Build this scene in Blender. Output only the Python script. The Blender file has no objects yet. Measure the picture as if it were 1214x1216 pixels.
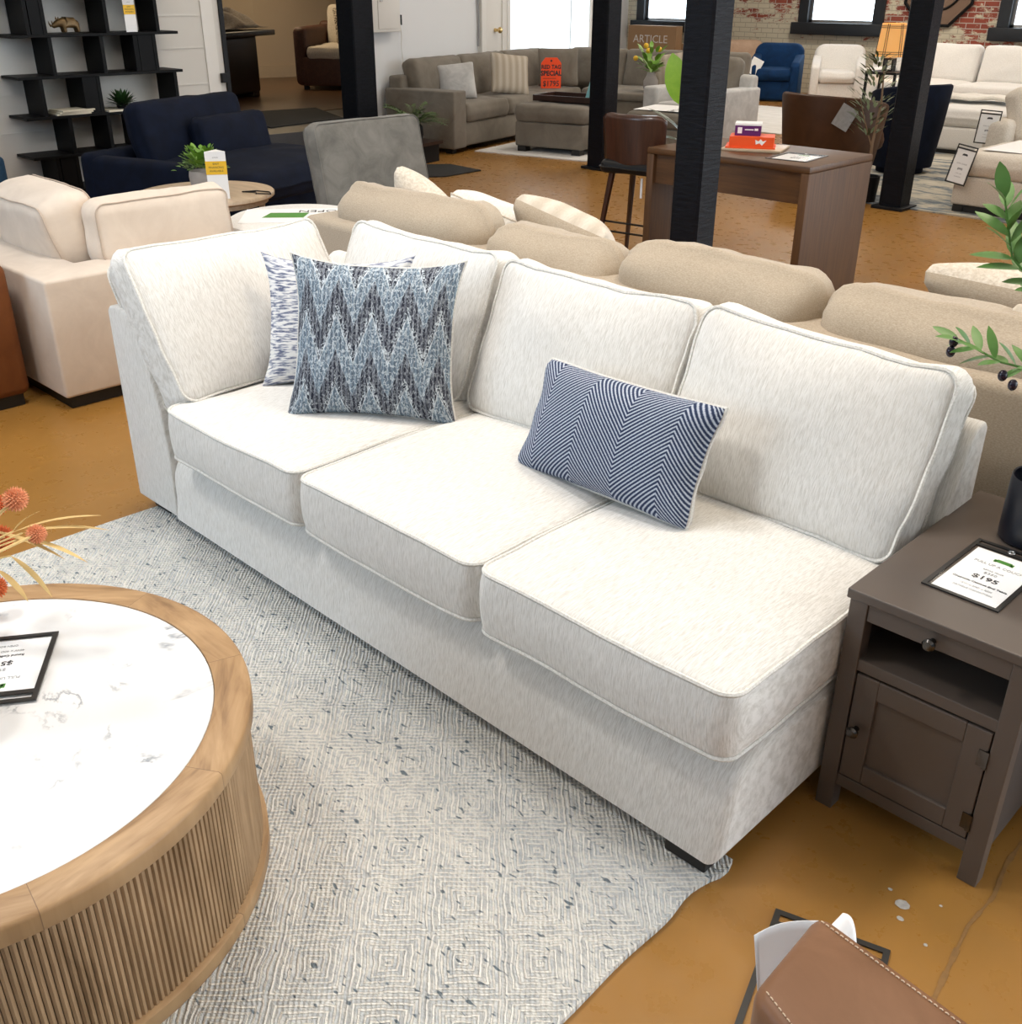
import bpy, bmesh, math, random
from mathutils import Vector, Matrix, noise
PI = math.pi
R = math.radians
rnd = random.Random(7)
SC = bpy.context.scene
COL = SC.collection

# ------------------------------------------------------------------ scene helpers
def link(o, parent=None):
    COL.objects.link(o)
    if parent is not None:
        o.parent = parent
    return o

def obj(name, bm, mat, parent=None, loc=(0, 0, 0), rot=(0, 0, 0), mtx=None, smooth=True, label=None, bevel=0):
    me = bpy.data.meshes.new(name)
    bmesh.ops.recalc_face_normals(bm, faces=bm.faces)
    bm.to_mesh(me); bm.free()
    if smooth:
        for p in me.polygons: p.use_smooth = True
    mats = mat if isinstance(mat, (list, tuple)) else [mat]
    for m in mats: me.materials.append(m)
    o = bpy.data.objects.new(name, me)
    link(o, parent)
    if mtx is not None: o.matrix_local = mtx
    else:
        o.location = loc; o.rotation_euler = rot
    if smooth:
        # keep hard edges hard
        me.set_sharp_from_angle(angle=R(42))
    if bevel:
        b = o.modifiers.new('bevel', 'BEVEL'); b.width = bevel; b.segments = 2; b.limit_method = 'ANGLE'
    if label: o['label'] = label
    return o

def thing(name, label, cat, loc=(0, 0, 0), rz=0, group=None):
    o = bpy.data.objects.new(name, None); COL.objects.link(o)
    o.empty_display_size = .1
    o.location = loc; o.rotation_euler = (0, 0, rz)
    return tag(o, label, cat, group)

def tag(o, label, cat, group=None):
    o['label'] = label; o['category'] = cat
    if group: o['group'] = group
    return o

def struct(o, label=None):
    o['kind'] = 'structure'
    if label: o['label'] = label
    return o

# ------------------------------------------------------------------ mesh helpers
def box_into(bm, x0, x1, y0, y1, z0, z1):
    vs = [bm.verts.new((x, y, z)) for z in (z0, z1) for x, y in ((x0, y0), (x1, y0), (x1, y1), (x0, y1))]
    for f in ((0, 3, 2, 1), (4, 5, 6, 7), (0, 1, 5, 4), (1, 2, 6, 5), (2, 3, 7, 6), (3, 0, 4, 7)):
        bm.faces.new([vs[i] for i in f])
    return vs

def box(x0, x1, y0, y1, z0, z1, bev=0, seg=2):
    bm = bmesh.new(); box_into(bm, x0, x1, y0, y1, z0, z1)
    if bev:
        bmesh.ops.bevel(bm, geom=list(bm.edges), offset=bev, segments=seg, profile=.5, affect='EDGES')
    return bm

def plane_xy(x0, x1, y0, y1, z):
    bm = bmesh.new(); bm.faces.new([bm.verts.new(p) for p in ((x0, y0, z), (x1, y0, z), (x1, y1, z), (x0, y1, z))]); return bm

def boxes(lst, bev=0, seg=2):
    bm = bmesh.new()
    for b in lst: box_into(bm, *b)
    if bev: bmesh.ops.bevel(bm, geom=list(bm.edges), offset=bev, segments=seg, profile=.5, affect='EDGES')
    return bm

def prism(profile, axis, a, b, bev=0, seg=3):
    """extrude a closed 2-D profile along an axis; profile is (y,z) for x, (x,z) for y, (x,y) for z"""
    bm = bmesh.new()
    def P(p, t):
        return {'x': (t, p[0], p[1]), 'y': (p[0], t, p[1]), 'z': (p[0], p[1], t)}[axis]
    A = [bm.verts.new(P(p, a)) for p in profile]; B = [bm.verts.new(P(p, b)) for p in profile]
    n = len(profile)
    bm.faces.new(A); bm.faces.new(B[::-1])
    for i in range(n): bm.faces.new((A[i], B[i], B[(i+1) % n], A[(i+1) % n]))
    bmesh.ops.recalc_face_normals(bm, faces=bm.faces)
    if bev: bmesh.ops.bevel(bm, geom=list(bm.edges), offset=bev, segments=seg, profile=.5, affect='EDGES')
    return bm

def tube_into(bm, pts, r, n=6, closed=False, cap=True):
    pts = [Vector(p) for p in pts]; m = len(pts)
    rr = r if isinstance(r, (list, tuple)) else [r]*m
    prev = None; rings = []
    for i, p in enumerate(pts):
        if closed: t = pts[(i+1) % m]-pts[i-1]
        else: t = pts[min(i+1, m-1)]-pts[max(i-1, 0)]
        if t.length < 1e-9: t = Vector((0, 0, 1))
        t.normalize()
        if prev is None:
            a = t.orthogonal().normalized()
        else:
            a = prev-t*prev.dot(t)
            a = a.normalized() if a.length > 1e-6 else t.orthogonal().normalized()
        prev = a; b = t.cross(a)
        rings.append([bm.verts.new(p+(a*math.cos(2*PI*k/n)+b*math.sin(2*PI*k/n))*rr[i]) for k in range(n)])
    for i in range(m if closed else m-1):
        A = rings[i]; B = rings[(i+1) % m]
        for k in range(n): bm.faces.new((A[k], A[(k+1) % n], B[(k+1) % n], B[k]))
    if not closed and cap:
        bm.faces.new(rings[0][::-1]); bm.faces.new(rings[-1])
    return bm

def tube(pts, r, n=6, closed=False):
    return tube_into(bmesh.new(), pts, r, n, closed)

def lathe(prof, n=32, a0=0, a1=2*PI):
    bm = bmesh.new(); full = abs(a1-a0-2*PI) < 1e-6
    m = n if full else n+1
    rings = []
    for i in range(m):
        a = a0+(a1-a0)*i/n
        rings.append([bm.verts.new((r*math.cos(a), r*math.sin(a), z)) for r, z in prof])
    for i in range(n):
        A = rings[i]; B = rings[(i+1) % m]
        for k in range(len(prof)-1):
            bm.faces.new((A[k], B[k], B[k+1], A[k+1]))
    bmesh.ops.remove_doubles(bm, verts=bm.verts, dist=1e-6)
    return bm

def ball_into(bm, c, r, sx=1, sy=1, sz=1, seg=10):
    m = Matrix.Translation(c) @ Matrix.Diagonal((sx, sy, sz, 1))
    bmesh.ops.create_uvsphere(bm, u_segments=seg, v_segments=max(5, seg-3), radius=r, matrix=m)

def outline(hx, hy, rc, per=5, side=9):
    """rounded rectangle, counter-clockwise"""
    pts = []
    cs = [(hx-rc, hy-rc, 0), (-hx+rc, hy-rc, 90), (-hx+rc, -hy+rc, 180), (hx-rc, -hy+rc, 270)]
    for i, (cx, cy, a) in enumerate(cs):
        for k in range(per+1):
            t = R(a+90*k/per); pts.append((cx+rc*math.cos(t), cy+rc*math.sin(t)))
        nx = cs[(i+1) % 4]; t = R(a+90)
        x0, y0 = cx+rc*math.cos(t), cy+rc*math.sin(t); x1, y1 = nx[0]+rc*math.cos(R(nx[2])), nx[1]+rc*math.sin(R(nx[2]))
        for k in range(1, side): pts.append((x0+(x1-x0)*k/side, y0+(y1-y0)*k/side))
    return pts

def cushion(sx, sy, sz, rc=.05, re=.018, bt=.02, bb=.0, bs=.008, wr=.004, seed=0, warp=None, welt=0, ft=(1, 1)):
    """box cushion centred on the origin (x width, y height, z thickness). Returns body bmesh and welt bmesh."""
    hx, hy, hz = sx/2, sy/2, sz/2
    def bul(x, y):
        u = min(1, abs(x)/hx); v = min(1, abs(y)/hy)
        return (1-u**2.6)**.8*(1-v**2.6)**.8
    def W(x, y, z):
        top = bul(x, y)
        k = z/hz
        if k > 0: z += bt*top*k
        else: z += bb*top*k
        v = Vector((x, y, z))
        if wr:
            q = Vector((x*5+seed*7.3, y*5-seed*3.1, z*5+seed))
            v.z += wr*noise.noise(q)*2
            q2 = Vector((x*11-seed, y*11+seed*2, z*14))
            v += Vector((noise.noise(q2), noise.noise(q2+Vector((9, 3, 1))), 0))*wr*.9
        if warp: v = warp(v, hx, hy, hz)
        return v
    bm = bmesh.new()
    rings = []
    def ring(inset, z):
        return [bm.verts.new(W(x, y, z)) for x, y in outline(hx-inset, hy-inset, max(.004, rc-inset))]
    ns = 5
    def scaled(s, z):
        return [bm.verts.new(W(x*s, y*s, z)) for x, y in outline(hx-re, hy-re, max(.004, rc-re))]
    rings += [scaled(s, -hz) for s in (.2, .45, .7, .88)]
    for k in range(ns):
        a = R(90*k/(ns-1)); rings.append(ring(re*(1-math.sin(a)), -hz+re*(1-math.cos(a))))
    for k in range(1, 6):
        t = -1+2*k/6; z = t*(hz-re)
        rings.append(ring(-bs*(1-t*t), z))
    for k in range(ns):
        a = R(90-90*k/(ns-1)); rings.append(ring(re*(1-math.sin(a)), hz-re*(1-math.cos(a))))
    rings += [scaled(s, hz) for s in (.94, .86, .76, .64, .5, .35, .18)]
    n = len(rings[0])
    for A, B in zip(rings, rings[1:]):
        for k in range(n): bm.faces.new((A[k], A[(k+1) % n], B[(k+1) % n], B[k]))
    c0 = bm.verts.new(W(0, 0, -hz)); c1 = bm.verts.new(W(0, 0, hz))
    for k in range(n):
        bm.faces.new((rings[0][(k+1) % n], rings[0][k], c0)); bm.faces.new((rings[-1][k], rings[-1][(k+1) % n], c1))
    wb = None
    if welt:
        wb = bmesh.new()
        for sgn in (1, -1):
            ins = re*.22
            tube_into(wb, [W(x, y, sgn*(hz-re*.22)) for x, y in outline(hx-ins, hy-ins, max(.004, rc-ins))], welt, 6, True)
    return bm, wb

def pillow(w, h, t, pin=.07, n=30, ear=.0, seed=0, wr=.004):
    """knife-edge throw pillow in the xy plane, front = +z, uv = 0..1. Returns body, edge polyline."""
    bm = bmesh.new(); uvl = bm.loops.layers.uv.new('UVMap')
    def xy(u, v):
        rd = (abs(u)**7+abs(v)**7)**(-1/7) if max(abs(u), abs(v)) > .5 else 1
        rd = min(1, rd)
        x = w/2*u*rd*(1-pin*(1-abs(v)**5)*abs(u)**3); y = h/2*v*rd*(1-pin*(1-abs(u)**5)*abs(v)**3)
        k = 1+ear*(u*u*v*v)**1.6
        return x*k, y*k
    def P(u, v, s):
        x, y = xy(u, v)
        f = max(0, (1-abs(u)**4.5))**.5*max(0, (1-abs(v)**4.5))**.5*(.80+.20*(1-u*u)*(1-v*v))
        z = s*t/2*f
        # crushed side folds
        z += s*wr*1.6*math.sin(v*9+seed)*max(0, abs(u)-.55)*min(1, f*4)
        q = Vector((x*7+seed, y*7, s*3+seed))
        z += wr*noise.noise(q)*2*min(1, f*3)
        return Vector((x, y, z))
    uu = [math.sin(PI/2*(-1+2*i/n)) for i in range(n+1)]
    G = {}
    for s in (1, -1):
        for i, u in enumerate(uu):
            for j, v in enumerate(uu):
                edge = i in (0, n) or j in (0, n)
                if s == -1 and edge: G[s, i, j] = G[1, i, j]
                else: G[s, i, j] = bm.verts.new(P(u, v, s))
    for s in (1, -1):
        for i in range(n):
            for j in range(n):
                ids = [(i, j), (i+1, j), (i+1, j+1), (i, j+1)]
                if s == -1: ids = ids[::-1]
                f = bm.faces.new([G[s, a, b] for a, b in ids]); f.material_index = 0 if s == 1 else 1
                for l, (a, b) in zip(f.loops, ids): l[uvl].uv = ((uu[a]+1)/2, (uu[b]+1)/2)
    e = [P(u, -1, 1) for u in uu[:-1]]+[P(1, v, 1) for v in uu[:-1]]+[P(u, 1, 1) for u in uu[::-1][:-1]]+[P(-1, v, 1) for v in uu[::-1][:-1]]
    return bm, e

def frame_mtx(c, xax, yax):
    x = Vector(xax).normalized(); y = Vector(yax); y = (y-x*y.dot(x)).normalized(); z = x.cross(y)
    m = Matrix((x, y, z)).transposed().to_4x4(); m.translation = Vector(c)
    return m

def leaf_into(bm, base, d, up, L, w, bend=.25, n=5, fold=.15):
    d = Vector(d).normalized(); up = Vector(up); s = d.cross(up)
    s = s.normalized() if s.length > 1e-5 else d.orthogonal().normalized()
    nrm = s.cross(d)
    rows = []
    for i in range(n+1):
        t = i/n
        c = Vector(base)+d*L*t-nrm*bend*L*t*t
        wd = w*.5*math.sin(PI*min(1, t*.93+.05))**.8 if 0 < i < n else w*.03
        rows.append([bm.verts.new(c-s*wd+nrm*fold*wd), bm.verts.new(c), bm.verts.new(c+s*wd+nrm*fold*wd)])
    for A, B in zip(rows, rows[1:]):
        bm.faces.new((A[0], A[1], B[1], B[0])); bm.faces.new((A[1], A[2], B[2], B[1]))

def text_bm(s, size, depth=.0006, align='CENTER', space=1.0, sx=1.0, bold=0):
    cu = bpy.data.curves.new('lettering', 'FONT'); cu.body = s; cu.size = size; cu.extrude = depth
    cu.align_x = align; cu.align_y = 'CENTER'; cu.space_character = space; cu.resolution_u = 2
    cu.offset = bold
    o = bpy.data.objects.new('lettering', cu); COL.objects.link(o)
    dg = bpy.context.evaluated_depsgraph_get()
    me = o.evaluated_get(dg).to_mesh()
    bm = bmesh.new(); bm.from_mesh(me)
    o.evaluated_get(dg).to_mesh_clear()
    bpy.data.objects.remove(o); bpy.data.curves.remove(cu)
    if sx != 1:
        for v in bm.verts: v.co.x *= sx
    return bm

def merge(dst, src, mtx=None):
    me = bpy.data.meshes.new('tmp'); src.to_mesh(me); src.free()
    if mtx is not None: me.transform(mtx)
    dst.from_mesh(me); bpy.data.meshes.remove(me)
    return dst

# ------------------------------------------------------------------ materials
def nt(name):
    m = bpy.data.materials.new(name); m.use_nodes = True
    t = m.node_tree; b = t.nodes['Principled BSDF']
    return m, t, b

def N(t, typ, **k):
    n = t.nodes.new(typ)
    for a, v in k.items():
        if a.startswith('i_'): n.inputs[a[2:].replace('_', ' ')].default_value = v
        else: setattr(n, a, v)
    return n

def L(t, a, b): t.links.new(a, b)

def math_n(t, op, a, b=None, c=None):
    n = t.nodes.new('ShaderNodeMath'); n.operation = op
    for i, v in enumerate((a, b, c)):
        if v is None: continue
        if isinstance(v, (int, float)): n.inputs[i].default_value = v
        else: t.links.new(v, n.inputs[i])
    return n.outputs[0]

def ramp(t, fac, stops, mode='LINEAR'):
    n = t.nodes.new('ShaderNodeValToRGB'); n.color_ramp.interpolation = mode
    cr = n.color_ramp
    while len(cr.elements) < len(stops): cr.elements.new(.5)
    for e, (p, c) in zip(cr.elements, stops):
        e.position = p; e.color = (*c, 1) if len(c) == 3 else c
    t.links.new(fac, n.inputs[0])
    return n.outputs[0]

def mixc(t, fac, a, b, mode='MIX'):
    n = t.nodes.new('ShaderNodeMix'); n.data_type = 'RGBA'; n.blend_type = mode
    for s, v in ((0, fac), (6, a), (7, b)):
        if isinstance(v, (int, float)): n.inputs[s].default_value = v
        elif isinstance(v, tuple): n.inputs[s].default_value = (*v, 1) if len(v) == 3 else v
        else: t.links.new(v, n.inputs[s])
    return n.outputs[2]

def coords(t, scale=(1, 1, 1), kind='Object', rot=(0, 0, 0)):
    tc = t.nodes.new('ShaderNodeTexCoord'); mp = t.nodes.new('ShaderNodeMapping')
    mp.inputs['Scale'].default_value = scale; mp.inputs['Rotation'].default_value = rot
    t.links.new(tc.outputs[kind], mp.inputs[0]); return mp.outputs[0]

def noise_n(t, vec, scale=1, detail=3, rough=.55, dist=0):
    n = N(t, 'ShaderNodeTexNoise'); n.inputs['Scale'].default_value = scale; n.inputs['Detail'].default_value = detail
    n.inputs['Roughness'].default_value = rough; n.inputs['Distortion'].default_value = dist
    L(t, vec, n.inputs['Vector']); return n.outputs['Fac']

def bump(t, b, h, strength=.3, dist=.002):
    n = N(t, 'ShaderNodeBump'); n.inputs['Strength'].default_value = strength; n.inputs['Distance'].default_value = dist
    L(t, h, n.inputs['Height']); L(t, n.outputs[0], b.inputs['Normal'])

def plain(name, c, rough=.6, metal=0, spec=.5, emit=None, es=1, coat=0, var=.06, vs=8):
    m, t, b = nt(name)
    b.inputs['Roughness'].default_value = rough; b.inputs['Metallic'].default_value = metal
    b.inputs['Specular IOR Level'].default_value = spec; b.inputs['Coat Weight'].default_value = coat
    if var:
        f = noise_n(t, coords(t, (vs,)*3), 1, 3)
        L(t, mixc(t, f, tuple(x*(1-var) for x in c), tuple(min(1, x*(1+var)) for x in c)), b.inputs['Base Color'])
    else: b.inputs['Base Color'].default_value = (*c, 1)
    if emit:
        b.inputs['Emission Color'].default_value = (*emit, 1); b.inputs['Emission Strength'].default_value = es
    return m

def fabric(name, lo, hi, sc=(320, 45, 45), bs=.35, bd=.0015, rough=.9, big=.06, bigs=5, sheen=.15, contrast=(.35, .65), rot=(0, 0, 0)):
    m, t, b = nt(name)
    f = noise_n(t, coords(t, sc, rot=rot), 1, 3, .6)
    f2 = noise_n(t, coords(t, (bigs,)*3), 1, 3, .6)
    c = ramp(t, f, [(contrast[0], lo), (contrast[1], hi)])
    c = mixc(t, f2, mixc(t, 1.0, c, (1-big,)*3, 'MULTIPLY'), c)
    L(t, c, b.inputs['Base Color'])
    b.inputs['Roughness'].default_value = rough; b.inputs['Specular IOR Level'].default_value = .15
    b.inputs['Sheen Weight'].default_value = sheen
    bump(t, b, f, bs, bd)
    return m

def velvet(name, lo, hi, sc=6, rough=.8, sheen=.4, tint=(1, 1, 1)):
    m, t, b = nt(name)
    f = noise_n(t, coords(t, (sc,)*3), 1, 5, .65, .6)
    L(t, ramp(t, f, [(.3, lo), (.7, hi)]), b.inputs['Base Color'])
    b.inputs['Roughness'].default_value = rough; b.inputs['Specular IOR Level'].default_value = .2
    b.inputs['Sheen Weight'].default_value = sheen; b.inputs['Sheen Tint'].default_value = (*tint, 1)
    bump(t, b, noise_n(t, coords(t, (150,)*3), 1, 2), .15, .001)
    return m

def wood(name, lo, hi, sc=(3, 60, 60), rough=.45, coat=0, mid=None, rot=(0, 0, 0), dist=.6):
    m, t, b = nt(name)
    f = noise_n(t, coords(t, sc, rot=rot), 1, 5, .6, dist)
    f2 = noise_n(t, coords(t, tuple(s*.25 for s in sc), rot=rot), 1, 2, .5, 1)
    f3 = math_n(t, 'ADD', math_n(t, 'MULTIPLY', f, .65), math_n(t, 'MULTIPLY', f2, .35))
    L(t, ramp(t, f3, [(.32, lo), (.5, mid or tuple((a+b_)/2 for a, b_ in zip(lo, hi))), (.68, hi)]), b.inputs['Base Color'])
    b.inputs['Roughness'].default_value = rough; b.inputs['Coat Weight'].default_value = coat
    bump(t, b, f, .12, .001)
    return m

M = {}
M['ivory'] = fabric('ivory_chenille', (.61, .585, .54), (.79, .77, .735), (440, 40, 40), .6, .002, contrast=(.34, .60), big=.03, rot=(0, 0, R(15)))
M['ivory_welt'] = fabric('ivory_welt', (.62, .60, .55), (.80, .78, .74), (200,)*3, .3)
M['beige'] = fabric('beige_linen', (.34, .275, .20), (.50, .42, .325), (170, 430, 430), .35, .0012, contrast=(.3, .7))
M['cream_suede'] = velvet('cream_suede', (.62, .52, .43), (.73, .63, .53), 5, .85, .15)
M['suede_seam'] = plain('suede_seam', (.50, .40, .32), .9)
M['cream'] = fabric('cream_weave', (.68, .64, .57), (.80, .765, .70), (120,)*3, .25)
M['oat'] = fabric('oat_weave', (.58, .52, .44), (.74, .68, .60), (130,)*3, .35, .002)
M['white_fab'] = fabric('white_weave', (.72, .70, .67), (.84, .82, .79), (110,)*3, .2)
M['grey_velvet'] = velvet('grey_velvet', (.115, .11, .098), (.21, .20, .18), 7, .75, .15)
M['taupe'] = velvet('taupe_velvet', (.145, .125, .10), (.22, .195, .16), 4, .8, .12)
M['silver_velvet'] = velvet('silver_velvet', (.38, .37, .36), (.56, .55, .53), 9, .75, .3)
M['navy'] = velvet('navy_velvet', (.0012, .003, .010), (.003, .007, .022), 8, .85, .0, (.3, .5, .9))
M['teal'] = velvet('teal_fabric', (.010, .030, .060), (.016, .045, .085), 20, .9, .1, (.4, .6, .8))
M['blue'] = velvet('blue_velvet', (.001, .018, .065), (.003, .032, .11), 6, .8, .08, (.3, .6, 1))
M['cognac'] = velvet('cognac_leather', (.13, .042, .012), (.19, .065, .02), 5, .5, 0)
M['brown_lea'] = velvet('brown_leather', (.045, .018, .006), (.07, .028, .010), 5, .5, 0)
M['tan_lea'] = velvet('tan_leather', (.165, .078, .038), (.235, .118, .062), 9, .42, 0)
M['tan_chair'] = velvet('pale_tan_leather', (.38, .25, .165), (.50, .34, .23), 5, .4, 0)
M['stitch'] = plain('stitch_thread', (.62, .48, .34), .8)
M['black'] = plain('black_paint', (.006, .006, .007), .5, spec=.25)
M['blackfoot'] = plain('black_foot', (.01, .009, .008), .5)
M['shelf'] = plain('black_shelf', (.0035, .0035, .004), .5, spec=.12)
M['metal'] = plain('gunmetal', (.10, .095, .09), .22, 1)
M['steel'] = plain('steel', (.6, .6, .6), .3, 1)
M['brass'] = plain('brass', (.75, .55, .25), .25, 1)
M['paper'] = plain('paper_white', (.86, .86, .86), .7, var=.02)
M['ink'] = plain('ink', (.03, .03, .035), .7, var=0)
M['greyink'] = plain('grey_ink', (.35, .35, .36), .7, var=0)
M['green_ink'] = plain('green_ink', (.07, .25, .035), .6, var=0)
M['yellow'] = plain('yellow_print', (.82, .50, .03), .6, var=0)
M['vinyl'] = plain('black_vinyl', (.018, .017, .016), .4, var=0)
M['plastic_b'] = plain('black_ceramic', (.006, .007, .012), .28)
M['wall'] = plain('white_wall_paint', (.66, .64, .60), .8, var=.03, vs=1.5)
M['wall_grey'] = plain('pale_wall_paint', (.74, .75, .76), .8, var=.02, vs=1.5)
M['wall_beige'] = plain('beige_wall_paint', (.52, .42, .30), .8, var=.03, vs=1.5)
M['trim'] = plain('white_trim', (.75, .73, .69), .5, var=.02)
M['ceil'] = plain('ceiling_paint', (.78, .77, .75), .9, var=.02)
M['winframe'] = plain('window_black', (.012, .015, .02), .5)
M['dkwood'] = wood('dark_wood', (.018, .008, .005), (.05, .02, .012), (4, 50, 50), .35)
M['espresso'] = wood('espresso_wood', (.012, .008, .006), (.025, .016, .012), (4, 50, 50), .4)
M['walnut'] = wood('walnut', (.03, .011, .006), (.075, .027, .014), (50, 50, 4), .32, .2)
M['deskwood'] = wood('desk_oak', (.06, .025, .007), (.125, .056, .018), (4, 60, 60), .5, .0)
M['deskwood_v'] = wood('desk_oak_upright', (.06, .025, .007), (.125, .056, .018), (60, 60, 4), .62, .0)
M['tablewood'] = wood('mango_wood', (.24, .135, .06), (.48, .30, .155), (8, 30, 30), .5, .05, (.37, .22, .105), dist=1.2)
M['slat'] = wood('slat_wood', (.22, .13, .06), (.46, .30, .165), (40, 40, 5), .55)
M['lightwood'] = wood('light_wood', (.42, .31, .20), (.62, .48, .34), (4, 40, 40), .4)
M['greige'] = plain('greige_paint_wood', (.098, .076, .062), .40, var=.10, vs=4)
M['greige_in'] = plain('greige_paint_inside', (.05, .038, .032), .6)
M['straw'] = plain('dried_straw', (.60, .42, .17), .7, var=.2, vs=30)
M['orange_fl'] = plain('dried_orange_flower', (.55, .13, .035), .8, var=.3, vs=120)
M['peach_fl'] = plain('dried_peach_flower', (.72, .30, .15), .8, var=.2, vs=120)
M['grey_pot'] = plain('grey_pot', (.36, .33, .31), .6, var=.12, vs=20)
M['orange_box'] = plain('orange_carton', (.85, .09, .012), .5, var=.02)
M['purple_box'] = plain('purple_carton', (.10, .012, .13), .45, var=.02)
M['redtag'] = plain('fluorescent_orange_card', (1.0, .085, .015), .6, var=0)
M['cardboard'] = plain('cardboard', (.42, .27, .15), .8, var=.05)
M['wicker'] = wood('brown_wicker', (.05, .018, .01), (.12, .045, .022), (60, 60, 60), .6)
M['rhino'] = plain('bronze_figure', (.12, .075, .03), .4, .6, var=.5, vs=60)
M['book'] = plain('book_pages', (.66, .62, .50), .7, var=.12, vs=40)
M['teal_orn'] = plain('teal_ceramic', (.25, .55, .58), .3)
M['grate'] = plain('black_mat', (.012, .012, .012), .85)
M['lace'] = fabric('cream_lace', (.58, .50, .40), (.74, .67, .57), (90,)*3, .8, .004)
M['stripe_lt'] = None

def leafmat(name, a, b_, rough=.45):
    m, t, b = nt(name)
    f = noise_n(t, coords(t, (25,)*3), 1, 2)
    L(t, mixc(t, f, a, b_), b.inputs['Base Color'])
    b.inputs['Roughness'].default_value = rough
    b.inputs['Subsurface Weight'].default_value = 0
    return m
M['olive_leaf'] = leafmat('olive_leaf', (.055, .15, .025), (.13, .28, .06))
M['fern_leaf'] = leafmat('fern_leaf', (.045, .085, .02), (.10, .16, .045), .6)
M['boxwood'] = leafmat('boxwood_leaf', (.10, .24, .02), (.22, .42, .05))
M['succulent'] = leafmat('succulent_leaf', (.012, .04, .008), (.03, .09, .02))
M['fiddle'] = leafmat('fiddle_leaf', (.16, .36, .02), (.28, .50, .05), .35)
M['darkleaf'] = leafmat('dark_leaf', (.01, .035, .01), (.025, .07, .02), .35)
M['dusty_leaf'] = leafmat('dusty_leaf', (.07, .10, .04), (.14, .17, .08), .6)
M['bark'] = plain('bark', (.22, .14, .08), .8)
M['fig'] = plain('black_olive', (.012, .006, .018), .2, var=0)
M['soil'] = plain('soil', (.03, .02, .015), .95)

# transparent vinyl film of price sleeves and window panes
def filmmat(name, gloss=.12, tint=(1, 1, 1)):
    m = bpy.data.materials.new(name); m.use_nodes = True; t = m.node_tree
    for n in list(t.nodes): t.nodes.remove(n)
    o = N(t, 'ShaderNodeOutputMaterial'); mx = N(t, 'ShaderNodeMixShader'); a = N(t, 'ShaderNodeBsdfTransparent'); g = N(t, 'ShaderNodeBsdfGlossy')
    a.inputs[0].default_value = (*tint, 1); g.inputs['Roughness'].default_value = .08
    lw = N(t, 'ShaderNodeLayerWeight'); fc = math_n(t, 'POWER', lw.outputs['Facing'], 4.0)
    L(t, math_n(t, 'MULTIPLY_ADD', fc, gloss*4, gloss*.35), mx.inputs[0]); L(t, a.outputs[0], mx.inputs[1]); L(t, g.outputs[0], mx.inputs[2]); L(t, mx.outputs[0], o.inputs[0])
    return m
M['film'] = filmmat('clear_vinyl_film', .02); M['glass'] = filmmat('window_glass', .1, (.95, .98, 1))

# painted concrete floor
def floor_mat():
    m, t, b = nt('ochre_painted_concrete')
    v = coords(t)
    f = noise_n(t, v, .9, 5, .6); f2 = noise_n(t, v, 14, 4, .6)
    c = ramp(t, f, [(.3, (.285, .135, .028)), (.7, (.355, .175, .040))])
    c = mixc(t, math_n(t, 'MULTIPLY', f2, .18), c, (.22, .11, .03))
    # scuffs: sparse pale chips
    vo = N(t, 'ShaderNodeTexVoronoi'); vo.inputs['Scale'].default_value = 9; L(t, v, vo.inputs['Vector'])
    chip = math_n(t, 'LESS_THAN', vo.outputs['Distance'], .022)
    rnd_ = N(t, 'ShaderNodeSeparateColor'); L(t, vo.outputs['Color'], rnd_.inputs[0])
    chip = math_n(t, 'MULTIPLY', chip, math_n(t, 'GREATER_THAN', rnd_.outputs[0], .95))
    c = mixc(t, math_n(t, 'MULTIPLY', chip, .55), c, (.10, .05, .02))
    L(t, c, b.inputs['Base Color'])
    L(t, ramp(t, f2, [(.3, (.24,)*3), (.8, (.40,)*3)]), b.inputs['Roughness'])
    h = math_n(t, 'ADD', math_n(t, 'MULTIPLY', noise_n(t, v, 30, 3, .5), .12), math_n(t, 'MULTIPLY', noise_n(t, v, 3, 3), 1.2))
    bump(t, b, h, .10, .003)
    b.inputs['Specular IOR Level'].default_value = .45
    return m
M['floor'] = floor_mat()

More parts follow.
